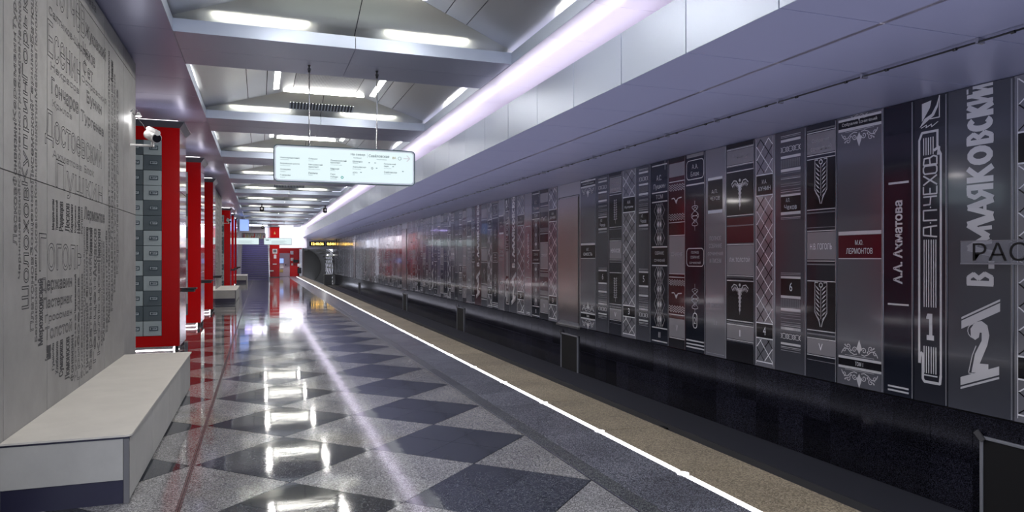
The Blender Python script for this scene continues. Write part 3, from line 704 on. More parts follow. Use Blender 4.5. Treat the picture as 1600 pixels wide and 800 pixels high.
mk = ['diam', 'wave', 'push', 'ahm_l', 'diam', 'may', 'stripe', 'light', 'blok', 'diam', 'lamp', 'may_r', 'push', 'light', 'wave_r', 'bands', 'ahm']
mid = [Yp(x) for x in mid]; mid[0] = 15.95
# the design seen first behind the door (narrow knot spine beside the diamonds)
for i in range(17): put(mk[i], mid[i + 1], mid[i])
y = mid[17]
seq = ['wheat', 'diam', 'blok', 'wave', 'light', 'push', 'may', 'stripe', 'bands', 'cad', 'lerm', 'ahm', 'diam', 'wave_r', 'light', 'lamp', 'may_r', 'blok', 'ahm_l', 'bands']
i = 0
while y < 72.3:
    if abs(y - 34.76) < .3 and y < 36.1: y = 36.12; continue
    if abs(y - 54.7) < .3 and y < 56.0: y = 56.0; continue
    n = y + .50 + .16 * R.random()
    for lim in (34.76, 54.7, 72.5):
        if y < lim < n + .3: n = lim
    put(seq[i % len(seq)], n, y); y = n; i += 1
# steel doors in the spine wall and the framed niches under them
for k, (a, b) in enumerate(((14.62 + .0, 15.93), (34.78, 36.10), (54.72, 55.98))):
    d = MB().box(-(b - a) / 2 + .005, (b - a) / 2 - .005, .0, .022, .012, 3.365).obj('door_%d' % (k + 1), 'steel', None, (XW + .001, (a + b) / 2, 0), -math.pi / 2); tag(d, kind='structure')
    m = MB(); m.bevbox(-(b - a) / 2 + .10, (b - a) / 2 - .10, -.022, .0, .10, 3.02, .008); m.obj('door_leaf', 'door', d)
    f = MB(); hw = (b - a) / 2 - .075
    f.box(-hw, -hw + .012, -.008, 0, .06, 3.06); f.box(hw - .012, hw, -.008, 0, .06, 3.06); f.box(-hw, hw, -.008, 0, 3.05, 3.062)
    f.obj('door_frame', 'black', d)
    m = MB(); m.box(-(b - a) / 2 + .03, (b - a) / 2 - .03, -.06, .0, -.035, .01); m.obj('door_sill', 'trim', d)
for k, (a, b) in enumerate(((4.1, 5.12), (14.72, 15.68), (24.3, 25.25), (34.75, 35.7), (52.0, 53.0))):
    e = empty('niche_frame', (6.885, (a + b) / 2, -.65), -math.pi / 2); w2 = (b - a) / 2
    tag(e, ['grey metal frame on the black wall at the right edge of the photo', 'grey framed niche in the black wall below the nearest steel door', 'grey framed niche in the black wall beyond the nearest steel door', 'grey framed niche below the far steel door', 'small distant grey frame in the black wall near the tunnel'][k], 'frame')
    m = MB()
    for (x0, x1, z0, z1) in ((-w2, -w2 + .03, -.45, .45), (w2 - .03, w2, -.45, .45), (-w2, w2, .42, .45), (-w2, w2, -.45, -.42)): m.bevbox(x0, x1, -.02, .012, z0, z1, .003)
    m.obj('rim', 'frame_grey', e)
    MB().box(-w2 + .03, w2 - .03, -.004, .010, -.42, .42).obj('niche_back', 'black_void', e)
    c = MB(); c.prism([(-w2 - .05, .47), (-w2 - .01, .51), (-w2 + .07, .43), (-w2 + .03, .39)], 'y', -.04, -.021); fixn(c.obj('clip', 'trim', e))
# glass station name plate
np_ = empty('station_name_plate', (6.80, 5.27, 1.655), -math.pi / 2); tag(np_, 'clear glass plate with black station name standing off the spine wall', 'sign')
MB().bevbox(0, 2.5, -.006, .006, -.12, .12, .002).obj('glass_plate', 'glass', np_)
pp = P2(); pp.rect(0, .112, 2.5, .12, 'pr_lgrey'); pp.rect(0, -.12, 2.5, -.105, 'pr_grey'); pp.obj('plate_rim', np_, -.0075)
t = P2(); t.text('РАССКАЗОВКА', .135, -.085, 2.25, .095, 'pr_black'); t.obj('lettering', np_, -.008)
for u in (.5, 2.0):
    for z in (.09, -.09): MB().tube([(u, .006, z), (u, .095, z)], .008, 8).obj('spacer', 'steel', np_)

# ------------------------------------------------------------------ ceiling over the track: soffit, fascia, cove
ZS, ZB = 3.37, 4.15
cs = MB().box(3.50, 7.3, -3, 73, ZS + .03, ZS + .12).obj('ceiling', 'black_void'); tag(cs, kind='structure')
PP = 1.155; YS = 5.215 - 4 * PP
sp = MB().bevbox(3.475, 6.93, .005, PP - .005, ZS, ZS + .028, .002).mesh('soffit_panel', 'soffit')
fp = MB().bevbox(3.462, 3.474, .006, PP - .006, ZS - .004, 3.89, .002).mesh('fascia_panel', 'fascia')
cp = MB().bevbox(3.13, 4.4, .004, PP - .004, ZB, ZB + .02, .001).mesh('cove_panel', 'cove')
i = 0
while YS + i * PP < 72.4:
    y = YS + i * PP
    link(sp, 'soffit_panel', cs, (0, y, 0))
    if y < 66: link(fp, 'fascia_panel', cs, (0, y, 0)); link(cp, 'cove_panel', cs, (0, y, 0))
    i += 1
o = MB().box(4.4, 4.45, -3, 66, ZS, 4.3).obj('trim_4', 'cove'); tag(o, kind='structure')
ct = MB().box(3.56, 3.60, .02, 4.9, 3.72, 3.76).mesh('cove_tube', 'coveglow')
cl = empty('cove_light', (0, 0, 0)); tag(cl, 'lilac white cove light hidden above the fascia over the platform edge', 'light')
for i in range(13):
    y = 1.0 + i * 5.0
    link(ct, 'tube_lamp', cl, (0, y, 0))
    a = bpy.data.lights.new('cove_lamp', 'AREA'); a.shape = 'RECTANGLE'; a.size = .12; a.size_y = 4.8; a.energy = COVE_W * 5; a.color = (.90, .85, 1)
    ao = bpy.data.objects.new('cove_lamp', a); C.objects.link(ao); ao.parent = cl; ao.location = (3.62, y + 2.45, 3.78); ao.rotation_euler = (math.pi, math.radians(-8), 0)
# cable with clips under the soffit
cb = empty('soffit_cable', (5.43, 0, ZS - .003)); tag(cb, 'thin dark cable clipped along the soffit above the track', 'cable')
MB().tube([(0, 1, -.035), (0, 40, -.035), (0, 72, -.035)], .007, 6).obj('wire', 'black', cb)
MB().tube([(.05, 1, -.012), (.05, 40, -.012), (.05, 72, -.012)], .004, 5).obj('wire', 'black', cb)
clip = MB(); clip.box(-.015, .06, -.012, .012, -.045, 0); clip = clip.mesh('clip', 'steel')
stopm = MB().tube([(0, -.015, -.037), (0, .015, -.037)], .014, 8).mesh('stop', 'black')
for i in range(40):
    y = YS + (i + 1) * PP
    if y < 45: link(clip, 'clip', cb, (0, y, 0)); link(stopm, 'stop', cb, (0, y - .28, 0)); link(stopm, 'stop', cb, (0, y + .2, 0))

# ------------------------------------------------------------------ platform ceiling: left soffit, beams, recessed cells
lc = MB().box(-9, 3.2, -3, YEND + 1, 4.72, 4.8).obj('ceiling.001', 'black_void'); tag(lc, kind='structure')
lp = MB().bevbox(-2.9, -.925, .005, PP - .005, ZB, ZB + .02, .001).mesh('soffit_panel', 'soffit')
lp2 = MB().bevbox(-9, -2.904, .002, PP - .002, ZB, ZB + .02, .001).mesh('soffit_panel', 'beam')
i = 0
while YS + i * PP < YEND:
    link(lp, 'soffit_panel', lc, (0, YS + i * PP, 0)); link(lp2, 'soffit_panel', lc, (0, YS + i * PP, 0)); i += 1
BY, BP, BW = 8.73, 5.2, 1.42
XA, XB = -.919, 3.12; XM = (XA + XB) / 2
ZL, ZT = 4.30, 4.60; SL = .78; TX0, TX1 = .555, XA + XB - .555
SB = .16; ZLS = 4.33      # slopes start this far behind the lips, at this height
lipL = MB().box(XA - .006, XA, 0, BP, ZB + .001, ZL).mesh('lip_panel', 'fascia')
lipR = MB().box(XB, XB + .006, 0, BP, ZB + .001, ZL).mesh('lip_panel', 'fascia')
bh = (BW - .012) / 2
def beam_mesh(x0, x1): return MB().bevbox(x0 + .004, x1 - .004, 0, bh, ZB, ZB + .02, .001).mesh('beam_panel', 'beam')
bL, bR = beam_mesh(XA, XM), beam_mesh(XM, XB)
fL = MB().box(XA, XM - .004, 0, .008, ZB + .003, ZL).mesh('lip_panel', 'fascia'); fR = MB().box(XM + .004, XB, 0, .008, ZB + .003, ZL).mesh('lip_panel', 'fascia')
def slab(pts, th=.01):
    """thin sheet through pts (3D, seen from below), thickened upwards"""
    mb = MB(); n = len(pts); mb.v = [tuple(p) for p in pts] + [(p[0], p[1], p[2] + th) for p in pts]
    mb.f = [tuple(range(n)), tuple(range(n, 2 * n))[::-1]] + [(i, n + i, n + (i + 1) % n, (i + 1) % n) for i in range(n)]
    mb.m = [0] * len(mb.f); mb.sm = [False] * len(mb.f); return mb
CY = BP - BW
XS0, XS1 = XA - SB, XB + SB
def zx(x): return ZLS + (ZT - ZLS) * min(1, (x - XS0) / (TX0 - XS0))
def yx(x): return -SB + (SL + SB) * min(1, (x - XS0) / (TX0 - XS0))
g = .006
cell = []
cell.append(('slope_panel', 'slope', [(XS0, CY + SB, ZLS), (XM - g, CY + SB, ZLS), (XM - g, CY - SL, ZT), (TX0, CY - SL, ZT)]))
cell.append(('slope_panel', 'slope', [(XM + g, CY + SB, ZLS), (XS1, CY + SB, ZLS), (TX1, CY - SL, ZT), (XM + g, CY - SL, ZT)]))
cell.append(('slope_panel', 'slope', [(XS0, -SB, ZLS), (TX0, SL, ZT), (XM - g, SL, ZT), (XM - g, -SB, ZLS)]))
cell.append(('slope_panel', 'slope', [(XM + g, -SB, ZLS), (XM + g, SL, ZT), (TX1, SL, ZT), (XS1, -SB, ZLS)]))
for xa, xb in ((XS0 + .001, -.2), (-.2, .11), (.11, TX0)):
    A_, B_ = xa + (0 if xa < -.9 else g), xb - g
    q = [(A_, yx(A_) + g, zx(A_)), (B_, yx(B_) + g, zx(B_)), (B_, CY - yx(B_) - g, zx(B_)), (A_, CY - yx(A_) - g, zx(A_))]
    cell.append(('slope_panel', 'slope_v', q)); cell.append(('slope_panel', 'slope_v', [(XA + XB - p[0], p[1], p[2]) for p in q][::-1]))
cell.append(('perforated_panel', 'perf', [(TX0 + g, SL + g, ZT), (TX1 - g, SL + g, ZT), (TX1 - g, CY - SL - g, ZT), (TX0 + g, CY - SL - g, ZT)]))
cellm = [(n, slab(p).mesh(n, m)) for n, m, p in cell]
for n, me in cellm:
    import bmesh
    b = bmesh.new(); b.from_mesh(me); bmesh.ops.recalc_face_normals(b, faces=b.faces); b.to_mesh(me); b.free()
# slot lamps follow the side slopes
sx = .27; sm_ = MB()
slot = slab([(sx - .045, 1.0, zx(sx - .045) - .004), (sx + .045, 1.0, zx(sx + .045) - .004), (sx + .045, CY - .95, zx(sx + .045) - .004), (sx - .045, CY - .95, zx(sx - .045) - .004)], .003).mesh('diffuser', 'glow')
slotR = slab([(XA + XB - p[0], p[1], p[2]) for p in [(sx - .045, 1.0, zx(sx - .045) - .004), (sx + .045, 1.0, zx(sx + .045) - .004), (sx + .045, CY - .95, zx(sx + .045) - .004), (sx - .045, CY - .95, zx(sx - .045) - .004)]], .003).mesh('diffuser', 'glow')
crossm = MB().tube([(.40, CY - SL - .02, ZT - .03), (XA + XB - .40, CY - SL - .02, ZT - .03)], .016, 8).mesh('tube', 'tube')
washm = MB().tube([(-.53, 0, 0), (.53, 0, 0)], .016, 8).mesh('wash_tube', 'tube')
vent = empty('vent_proto')
def lamp(name, parent, loc, sxx, syy, energy, rot, col=(1, .97, .92)):
    a = bpy.data.lights.new(name, 'AREA'); a.shape = 'RECTANGLE'; a.size = sxx; a.size_y = syy; a.energy = energy; a.color = col
    ao = bpy.data.objects.new(name, a); C.objects.link(ao); ao.parent = parent; ao.location = loc; ao.rotation_euler = rot; return ao
for k in range(-4, 10):
    yb = BY + BP * k; yc = yb + BW
    if yc + CY > YEND + .6: break
    for dy in (0, bh + .012):
        link(bL, 'beam_panel', lc, (0, yb + dy, 0)); link(bR, 'beam_panel', lc, (0, yb + dy, 0))
    for dy in (-.001, BW - .007):
        link(fL, 'lip_panel', lc, (0, yb + dy, 0)); link(fR, 'lip_panel', lc, (0, yb + dy, 0))
    link(lipL, 'lip_panel', lc, (0, yb, 0)); link(lipR, 'lip_panel', lc, (0, yb, 0))
    for n, me in cellm: link(me, n, lc, (0, yc, 0))
    fx = empty('recessed_ceiling_light', (XM, yc + CY / 2, ZT))
    tag(fx, None, 'light', 'recessed lamps in the ceiling bays')
    fx['label'] = 'slot lamps in the brushed metal ceiling bay ' + (['just above the camera', 'overhead before the nearest cross beam', 'beyond the nearest cross beam', 'second bay beyond the line sign', 'third bay beyond the line sign', 'fourth bay beyond the line sign', 'fifth bay beyond the line sign', 'sixth bay beyond the line sign', 'seventh bay beyond the line sign', 'last but two before the stairs', 'last but one before the stairs', 'last bay before the stairs'] + ['behind the camera, second bay', 'behind the camera'])[k + 2]
    off = (-XM, -CY / 2, -ZT)
    link(slot, 'diffuser', fx, off); link(slotR, 'diffuser', fx, off)
    c_ = link(crossm, 'tube_lamp', fx, off)
    for x in (.02, 2.02):
        for y_ in (CY + .055, -.055): link(washm, 'wash_tube', fx, (off[0] + x, off[1] + y_, off[2] + 4.235))
    for x in (XA - .06, XB + .06): link(washm, 'wash_tube', fx, (off[0] + x, 0, off[2] + 4.235), math.pi / 2)
    for s in (-1, 1): lamp('slot_lamp', fx, (s * (XM - sx), .0, zx(sx) - ZT - .02), .09, 1.8, CELL_W, (0, 0, 0))
    if k in (0, 3, 6):
        vy = 0
        ve = empty('air_vent', (0, yc, 0)); tag(ve, ['black slatted air vent on the sloped ceiling metal above the hanging line sign', 'distant slatted air vent in the ceiling seen past the hanging sign', 'farthest slatted air vent in the ceiling bays'][k // 3], 'vent')
        zc = lambda yy: ZLS + (ZT - ZLS) * (CY + SB - yy) / (SL + SB)
        x0, x1 = .52, 1.68
        yA, yB = CY - .10, CY - .36
        sb = slab([(x0, yA, zc(yA) - .004), (x1, yA, zc(yA) - .004), (x1, yB, zc(yB) - .004), (x0, yB, zc(yB) - .004)], .003); sb.obj('vent_opening', 'black', ve)
        n = 20
        bl = slab([(0, yA, zc(yA) - .014), (.022, yA, zc(yA) - .014), (.022, yB, zc(yB) - .014), (0, yB, zc(yB) - .014)], .008).mesh('slat', 'sign_frame')
        for i in range(n + 1): link(bl, 'slat', ve, (x0 + (x1 - x0 - .022) * i / n, 0, 0))
bpy.data.objects.remove(vent)
MB().box(XA, XB, 60.75, 63.0, ZB, ZB + .02).obj('beam_panel', 'beam', lc)

# ------------------------------------------------------------------ concrete pylons with engraved names, benches
def pylon(y0, y1, name, first):
    py = MB().box(-3.2, -1.537, y0 + .02, y1 - .02, 0, ZB - .012).obj(name, 'black_void'); tag(py, kind='structure')
    ys = [y0]; 
    y = y0 + (.87 if not first else .87)
    seams = [5.24, 6.21, 7.22, 8.30, 9.38]
    ys = [y0] + ([s for s in seams] if first else [y0 + 1 + i * 1.03 for i in range(5)]) + [y1]
    for a, b in zip(ys[:-1], ys[1:]):
        for z0, z1 in ((0, 2.157), (2.157, 3.90), (3.90, 4.12)):
            MB().bevbox(-1.537, -1.517, a + .005, b - .005, z0 + .003, z1 - .003, .002).obj('concrete_panel', 'concrete', py)
    for yy, n in ((y0, 1), (y1 - .02, 1)):
        for z0, z1 in ((0, 2.157), (2.157, 3.90), (3.90, 4.12)):
            MB().bevbox(-3.2, -1.54, yy, yy + .02, z0 + .003, z1 - .003, .002).obj('concrete_panel', 'concrete', py)
    return py
p1 = pylon(4.30, 10.25, 'wall_left', True); p2 = pylon(26.2, 32.2, 'wall_left.001', False); p3 = pylon(48.0, 54.0, 'wall_left.002', False)
def eng(py, dy=0, full=True):
    e = P2(); rr = random.Random(3)
    O = .0072
    big = []
    def W(t, y0, y1, z0, z1, rot=0, o=O): e.text(t, y0, z0, y1, z1, 'groove', rot, outline=min(o, .055 * ((y1 - y0) if rot else (z1 - z0))))
    W('Тютчев', 6.25, 7.42, 3.60, 3.98); W('Есенин', 6.22, 7.25, 3.14, 3.42); W('Гончаров', 6.32, 7.18, 2.84, 3.00); W('Достоевский', 6.15, 8.15, 2.46, 2.74)
    W('Пушкин', 6.45, 8.20, 2.10, 2.38); W('Гоголь', 6.00, 7.30, 1.50, 1.78); W('Державин', 6.05, 6.95, 1.33, 1.45)
    W('Жуковский', 7.45, 8.35, 3.62, 3.78); W('Фет', 7.35, 7.75, 3.28, 3.42); W('Бунин', 7.50, 8.15, 3.02, 3.16); W('Тургенев', 7.28, 8.25, 2.82, 2.94)
    W('Крылов', 6.35, 6.95, 2.77, 2.83); W('Некрасов', 6.30, 7.2, 3.04, 3.11); W('Салтыков-Щедрин', 6.25, 7.6, 3.45, 3.53); W('Чехов', 7.35, 7.85, 3.45, 3.57); W('Островский', 7.3, 8.4, 3.19, 3.26)
    W('Ахматова', 6.35, 7.3, 2.385, 2.44); W('Блок', 7.4, 7.8, 2.385, 2.45); W('Лермонтов', 7.40, 8.3, 1.93, 2.07); W('Брюсов', 6.25, 6.9, 4.0, 4.09); W('Цветаева', 7.0, 7.9, 3.99, 4.08)
    W('Пастернак', 6.1, 6.95, 1.20, 1.30); W('Гроссман', 6.15, 6.95, 1.10, 1.17); W('Толстой', 6.15, 6.95, .98, 1.08)
    names = ['Лесков', 'Фонвизин', 'Карамзин', 'Тургенев', 'Чернышевский', 'Короленко', 'Грибоедов', 'Набоков', 'Булгаков', 'Шолохов', 'Куприн', 'Горький', 'Бабель', 'Платонов', 'Зощенко', 'Писемский', 'Гаршин', 'Батюшков', 'Баратынский', 'Белинский', 'Герцен', 'Аксаков', 'Кольцов', 'Никитин', 'Майков', 'Полонский', 'Надсон', 'Мережковский', 'Бальмонт', 'Гумилёв', 'Мандельштам', 'Хлебников', 'Тредиаковский', 'Сумароков', 'Радищев', 'Ломоносов']
    def ztop(y): return 3.4 + .75 * math.sqrt(max(0, 1 - ((y - 7.15) / 1.85) ** 2)) - (.0 if y > 6 else .1)
    def zbot(y): return 2.1 - 1.58 * math.sqrt(max(0, 1 - ((y - 7.25) / 1.85) ** 2))
    y = 5.42; i = 0
    while y < 8.95:
        w = rr.choice((.07, .09, .12, .17))
        segs = []
        if y + w < 6.14: segs = [(zbot(y + w / 2), ztop(y + w / 2))]
        elif y > 8.38: segs = [(zbot(y), ztop(y) - .1)]
        elif y < 6.98: segs = [(zbot(y), .95)] if y > 6.1 else [(zbot(y), 1.46)]
        elif y < 7.35: segs = [(zbot(y), 1.47)]
        else: segs = [(zbot(y), 1.90)]
        if 7.0 < y < 7.35 : segs.append((1.82, 2.07))
        if 6.2 < y < 6.98: segs.append((1.82, 2.07))
        for a, b in segs:
            z = a
            while z < b - .12:
                n = names[i % len(names)]; i += 1
                l = min(b - z, len(n) * w * rr.uniform(.55, .85))
                if l < .1: break
                W(n, y, y + w * .9, z, z + l - .015, 1, O * (.8 if w < .1 else 1)); z += l
        y += w + .012
    ob = e.obj('engraved_lettering', py, -.0006, (-1.517, dy, 0), math.pi / 2)
    return ob
g1 = eng(p1)
for pp_, dy in ((p2, 21.9), (p3, 43.7)):
    c = g1.copy(); C.objects.link(c); c.parent = pp_; c.location = (-1.517, dy, 0)

def bench(y0, y1, label):
    b = empty('bench', (-1.15, (y0 + y1) / 2, 0)); tag(b, label, 'bench', 'concrete benches against the pylons')
    x0, x1 = -.364, .362; h = (y1 - y0) / 2
    r = .04; top = MB(); pts = [(x0, -h)] + [(x1 - r + r * math.sin(math.radians(a)), -h + r - r * math.cos(math.radians(a))) for a in (0, 22, 45, 67, 90)] + [(x1, h), (x0, h)]
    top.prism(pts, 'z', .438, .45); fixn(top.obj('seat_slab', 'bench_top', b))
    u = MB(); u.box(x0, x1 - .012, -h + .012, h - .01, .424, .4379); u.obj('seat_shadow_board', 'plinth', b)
    n = max(3, round((y1 - y0) / 1.0))
    for i in range(n):
        a = -h + .035 + (2 * h - .05) * i / n; c = -h + .035 + (2 * h - .05) * (i + 1) / n
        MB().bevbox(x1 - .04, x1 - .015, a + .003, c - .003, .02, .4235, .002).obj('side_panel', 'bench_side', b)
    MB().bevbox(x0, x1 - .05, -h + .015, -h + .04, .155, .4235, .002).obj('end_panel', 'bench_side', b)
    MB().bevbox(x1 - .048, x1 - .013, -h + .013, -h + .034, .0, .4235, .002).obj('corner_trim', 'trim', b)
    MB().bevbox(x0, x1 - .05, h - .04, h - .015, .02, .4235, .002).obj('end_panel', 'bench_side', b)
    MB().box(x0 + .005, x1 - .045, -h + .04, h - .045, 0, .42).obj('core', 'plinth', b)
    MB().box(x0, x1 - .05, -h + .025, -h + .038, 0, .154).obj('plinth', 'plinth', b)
bench(5.15, 9.45, 'long pale concrete bench at the lower left, nearest the camera')
bench(27.0, 31.4, 'concrete bench against the second pylon, beyond the red columns')
bench(48.8, 53.2, 'far concrete bench against the third pylon, before the stairs')

# ------------------------------------------------------------------ red card-catalogue columns
hold = MB(); hold.prism(rrect(-.067, -.036, .067, .036, .006, 1), 'y', -.012, -.004); hold = fixn(hold.obj('label_holder', 'holder')); holdm = hold.data; bpy.data.objects.remove(hold)
cardm = MB(); cardm.box(-.054, .054, -.014, -.012, -.020, .020, 0)
cardm.prism(arc(-.028, 0, .017, 0, 360, 8)[:-1], 'y', -.022, -.014, 1); cardm.box(-.010, .034, -.0155, -.014, -.008, .001, 1)
for a in ((-.005, .012, .004, .016), (.018, .046, .002, .014)): cardm.box(a[0], a[1], -.0155, -.014, a[2], a[3], 2)
cardm = cardm.mesh('drawer_card', ['card', 'holder', 'dr_dark'])
dw, dh = .278, .2515
drm = {m: MB().bevbox(-dw / 2 + .004, dw / 2 - .004, -.004, .02, -dh / 2 + .004, dh / 2 - .004, .003).mesh('drawer', m) for m in ('dr_light', 'dr_dark')}
NROW = 13
PATR = 'LDLLDDLLDLDDL'; PATL = 'DLDDLLDDLDLDL'; PATF = 'DLLDLDLDLDDLD'
cbody = MB(); cx0, cx1 = -.70, .70; cd = 1.05; ZC0, ZC1 = .115, 3.79
dz0 = 3.565; zb0 = dz0 - NROW * dh
# front frame ring around the drawer field (recess behind the drawers), local y=0 is the front
du = [.42 - .70 + .0]
fx1 = cx1 - .275; fx0 = fx1 - 3 * dw
def ring(mb):
    mb.box(fx1 + .002, cx1 - .02, 0, .05, ZC0, ZC1); mb.box(cx0, fx0 - .002, 0, .05, ZC0, ZC1)
    mb.box(fx0 - .002, fx1 + .002, 0, .05, dz0 + .002, ZC1); mb.box(fx0 - .002, fx1 + .002, 0, .05, ZC0, zb0 - .002)
    mb.box(cx0, cx1 - .021, .05, cd, ZC0, ZC1)
ring(cbody); cbody = cbody.mesh('red_case', 'red')
sidep = MB()
sidem = [MB().bevbox(cx1 - .02, cx1, .0, cd, a, b, .003).mesh('side_panel', 'redside') for a, b in ((ZC0, 1.27), (1.275, 2.72), (2.725, ZC1))]
backm = MB().box(fx0, fx1, -.001, -.0, zb0, dz0).mesh('drawer_field', 'holder')
cor = MB(); zc0 = ZC1
prof = [(0, 0), (.0, .02), (.05, .07), (.055, .11), (0, .11)]
# cornice: swept chamfer on the front and platform side
def corn(mb, e0, e1, z0, z1):
    v = [(cx0 - e0, -e0), (cx1 + e0, -e0), (cx1 + e0, cd + e0), (cx0 - e0, cd + e0)]; v2 = [(cx0 - e1, -e1), (cx1 + e1, -e1), (cx1 + e1, cd + e1), (cx0 - e1, cd + e1)]
    n = len(mb.v); mb.v += [(x, y, z0) for x, y in v] + [(x, y, z1) for x, y in v2]
    for i in range(4):
        j = (i + 1) % 4; mb.f.append((n + i, n + j, n + 4 + j, n + 4 + i)); mb.m.append(0); mb.sm.append(False)
    mb.f.append((n + 3, n + 2, n + 1, n)); mb.f.append((n + 4, n + 5, n + 6, n + 7)); mb.m += [0, 0]; mb.sm += [False] * 2
corn(cor, .004, .07, ZC1 + .001, ZC1 + .085); corn(cor, .078, .078, ZC1 + .0851, ZC1 + .105); cor = cor.mesh('cornice', 'cornice')
legm = MB().tube([(0, 0, 0), (0, 0, ZC0)], .03, 10).mesh('foot', 'black')
plm = MB().box(cx0 + .15, cx1 - .12, .12, cd - .1, 0, ZC0).mesh('plinth', 'steel')
upm = MB(); 
upm.box(cx0, cx1 - .03, .02, .05, ZC1 + .106, ZC1 + .125); upm.box(cx1 - .06, cx1 - .03, .06, cd - .03, ZC1 + .106, ZC1 + .125); upm = upm.mesh('light_strip', 'uplight')
dnm = MB(); dnm.box(cx0 + .16, cx1 - .13, .100, .119, .03, .05); dnm.box(cx1 - .119, cx1 - .10, .13, cd - .12, .03, .05); dnm = dnm.mesh('light_strip', 'uplight')
shm = MB(); shm.bevbox(0, .23, -.12, .12, -.018, .012, .004); shm.bevbox(.0, .20, -.09, .09, -.06, -.019, .004); shm = shm.mesh('pulled_drawer', 'black')
col_labels = {0: 'nearest the camera', 1: 'second from the camera', 2: 'third from the camera, beside the second pylon',
              3: 'first beyond the second pylon', 4: 'second beyond the second pylon', 5: 'third beyond the second pylon', 6: 'last before the stairs'}
cyL = [13.08, 17.62, 22.1, 34.9, 39.3, 43.7]
for ci, cy in enumerate(cyL):
    e = empty('catalogue_column', (-1.272 - .70, cy, 0))
    tag(e, 'glossy red column faced with grey card-catalogue drawers, ' + col_labels[ci], 'column', 'red card-catalogue columns')
    link(cbody, 'red_case', e); link(backm, 'drawer_field', e, (0, .03, 0)); link(cor, 'cornice', e)
    for m_ in sidem: link(m_, 'side_panel', e)
    link(plm, 'plinth', e)
    for x in (cx1 - .05, cx0 + .06):
        for yy in (.05, cd - .06): link(legm, 'foot', e, (x, yy, 0))
    link(upm, 'light_strip', e); link(dnm, 'light_strip', e)
    link(shm, 'pulled_drawer', e, (cx1, .42, 1.07))
    rr = random.Random(11 + ci)
    for c in range(3):
        for r_ in range(NROW):
            if ci == 0: ch = (PATF, PATL, PATR)[c][r_]
            else: ch = rr.choice('LD')
            d = link(drm['dr_light' if ch == 'L' else 'dr_dark'], 'drawer', e, (fx0 + dw * (c + .5), .0, dz0 - dh * (r_ + .5)))
            link(holdm, 'label_holder', d, (.02, 0, 0)); 
            if ci < 5: link(cardm, 'drawer_card', d, (.02, 0, 0))

# ------------------------------------------------------------------ camera on the pylon, wall lamp, hanging signs
def cctv(loc, s, label, rz=0):
    e = empty('security_camera', loc, rz); tag(e, label, 'camera')
    MB().tube([(-.245 * s, 0, -.105 * s), (.0, 0, -.105 * s)], .013 * s, 10).obj('bracket_arm', 'white', e)
    MB().tube([(-.245 * s, 0, -.105 * s), (-.232 * s, 0, -.105 * s)], .05 * s, 14).obj('wall_plate', 'white', e)
    MB().tube([(0, 0, -.115 * s), (0, .01 * s, -.045 * s)], [.018 * s, .014 * s], 10).obj('swivel', 'white', e)
    h = MB(); d = Vector((.42, -.86, -.28)).normalized() * s
    a = Vector((-.055, .11, .035)) * s
    h.tube([a, a + d * .012, a + d * .24, a + d * .262], [.03 * s, .052 * s, .056 * s, .05 * s], 18); h.obj('housing', 'white', e)
    b = a + d * .262
    MB().tube([b - d * .004, b + d * .01], .044 * s, 16).obj('lens_cover', 'lens', e)
    m = MB(); m.tube([a + Vector((0, 0, .062)) * s + d * .02, a + Vector((0, 0, .060)) * s + d * .29], .03 * s, 8); m.obj('sun_shield', 'white', e)
    MB().tube([a, a + Vector((-.05, .02, .10)) * s, a + Vector((-.13, .02, .20)) * s, a + Vector((-.185, 0, .235)) * s], .004, 6).obj('cable', 'black', e)
cctv((-1.27, 9.85, 3.13), 1.18, 'white bullet security camera on the end of the engraved wall')
cctv((-1.235, 31.9, 3.16), 1.0, 'distant white security camera on the second pylon')
e = empty('wall_lamp', (-1.516, 9.85, 3.42)); tag(e, 'small spot lamp with curled cable high on the engraved wall edge', 'lamp')
MB().tube([(0, 0, 0), (.03, 0, .03), (.07, 0, .04), (.09, 0, .0)], .006, 8).obj('stem', 'steel', e)
MB().tube([(.09, 0, .0), (.09, 0, -.05)], [.014, .035], 12).obj('shade', 'white', e)
MB().tube([(.09, 0, -.051), (.09, 0, -.054)], .03, 12).obj('bulb', 'glow', e)
pl_ = bpy.data.lights.new('spot_bulb', 'POINT'); pl_.energy = 1.3; pl_.shadow_soft_size = .03; po = bpy.data.objects.new('spot_bulb', pl_); C.objects.link(po); po.parent = e; po.location = (.09, 0, -.09)

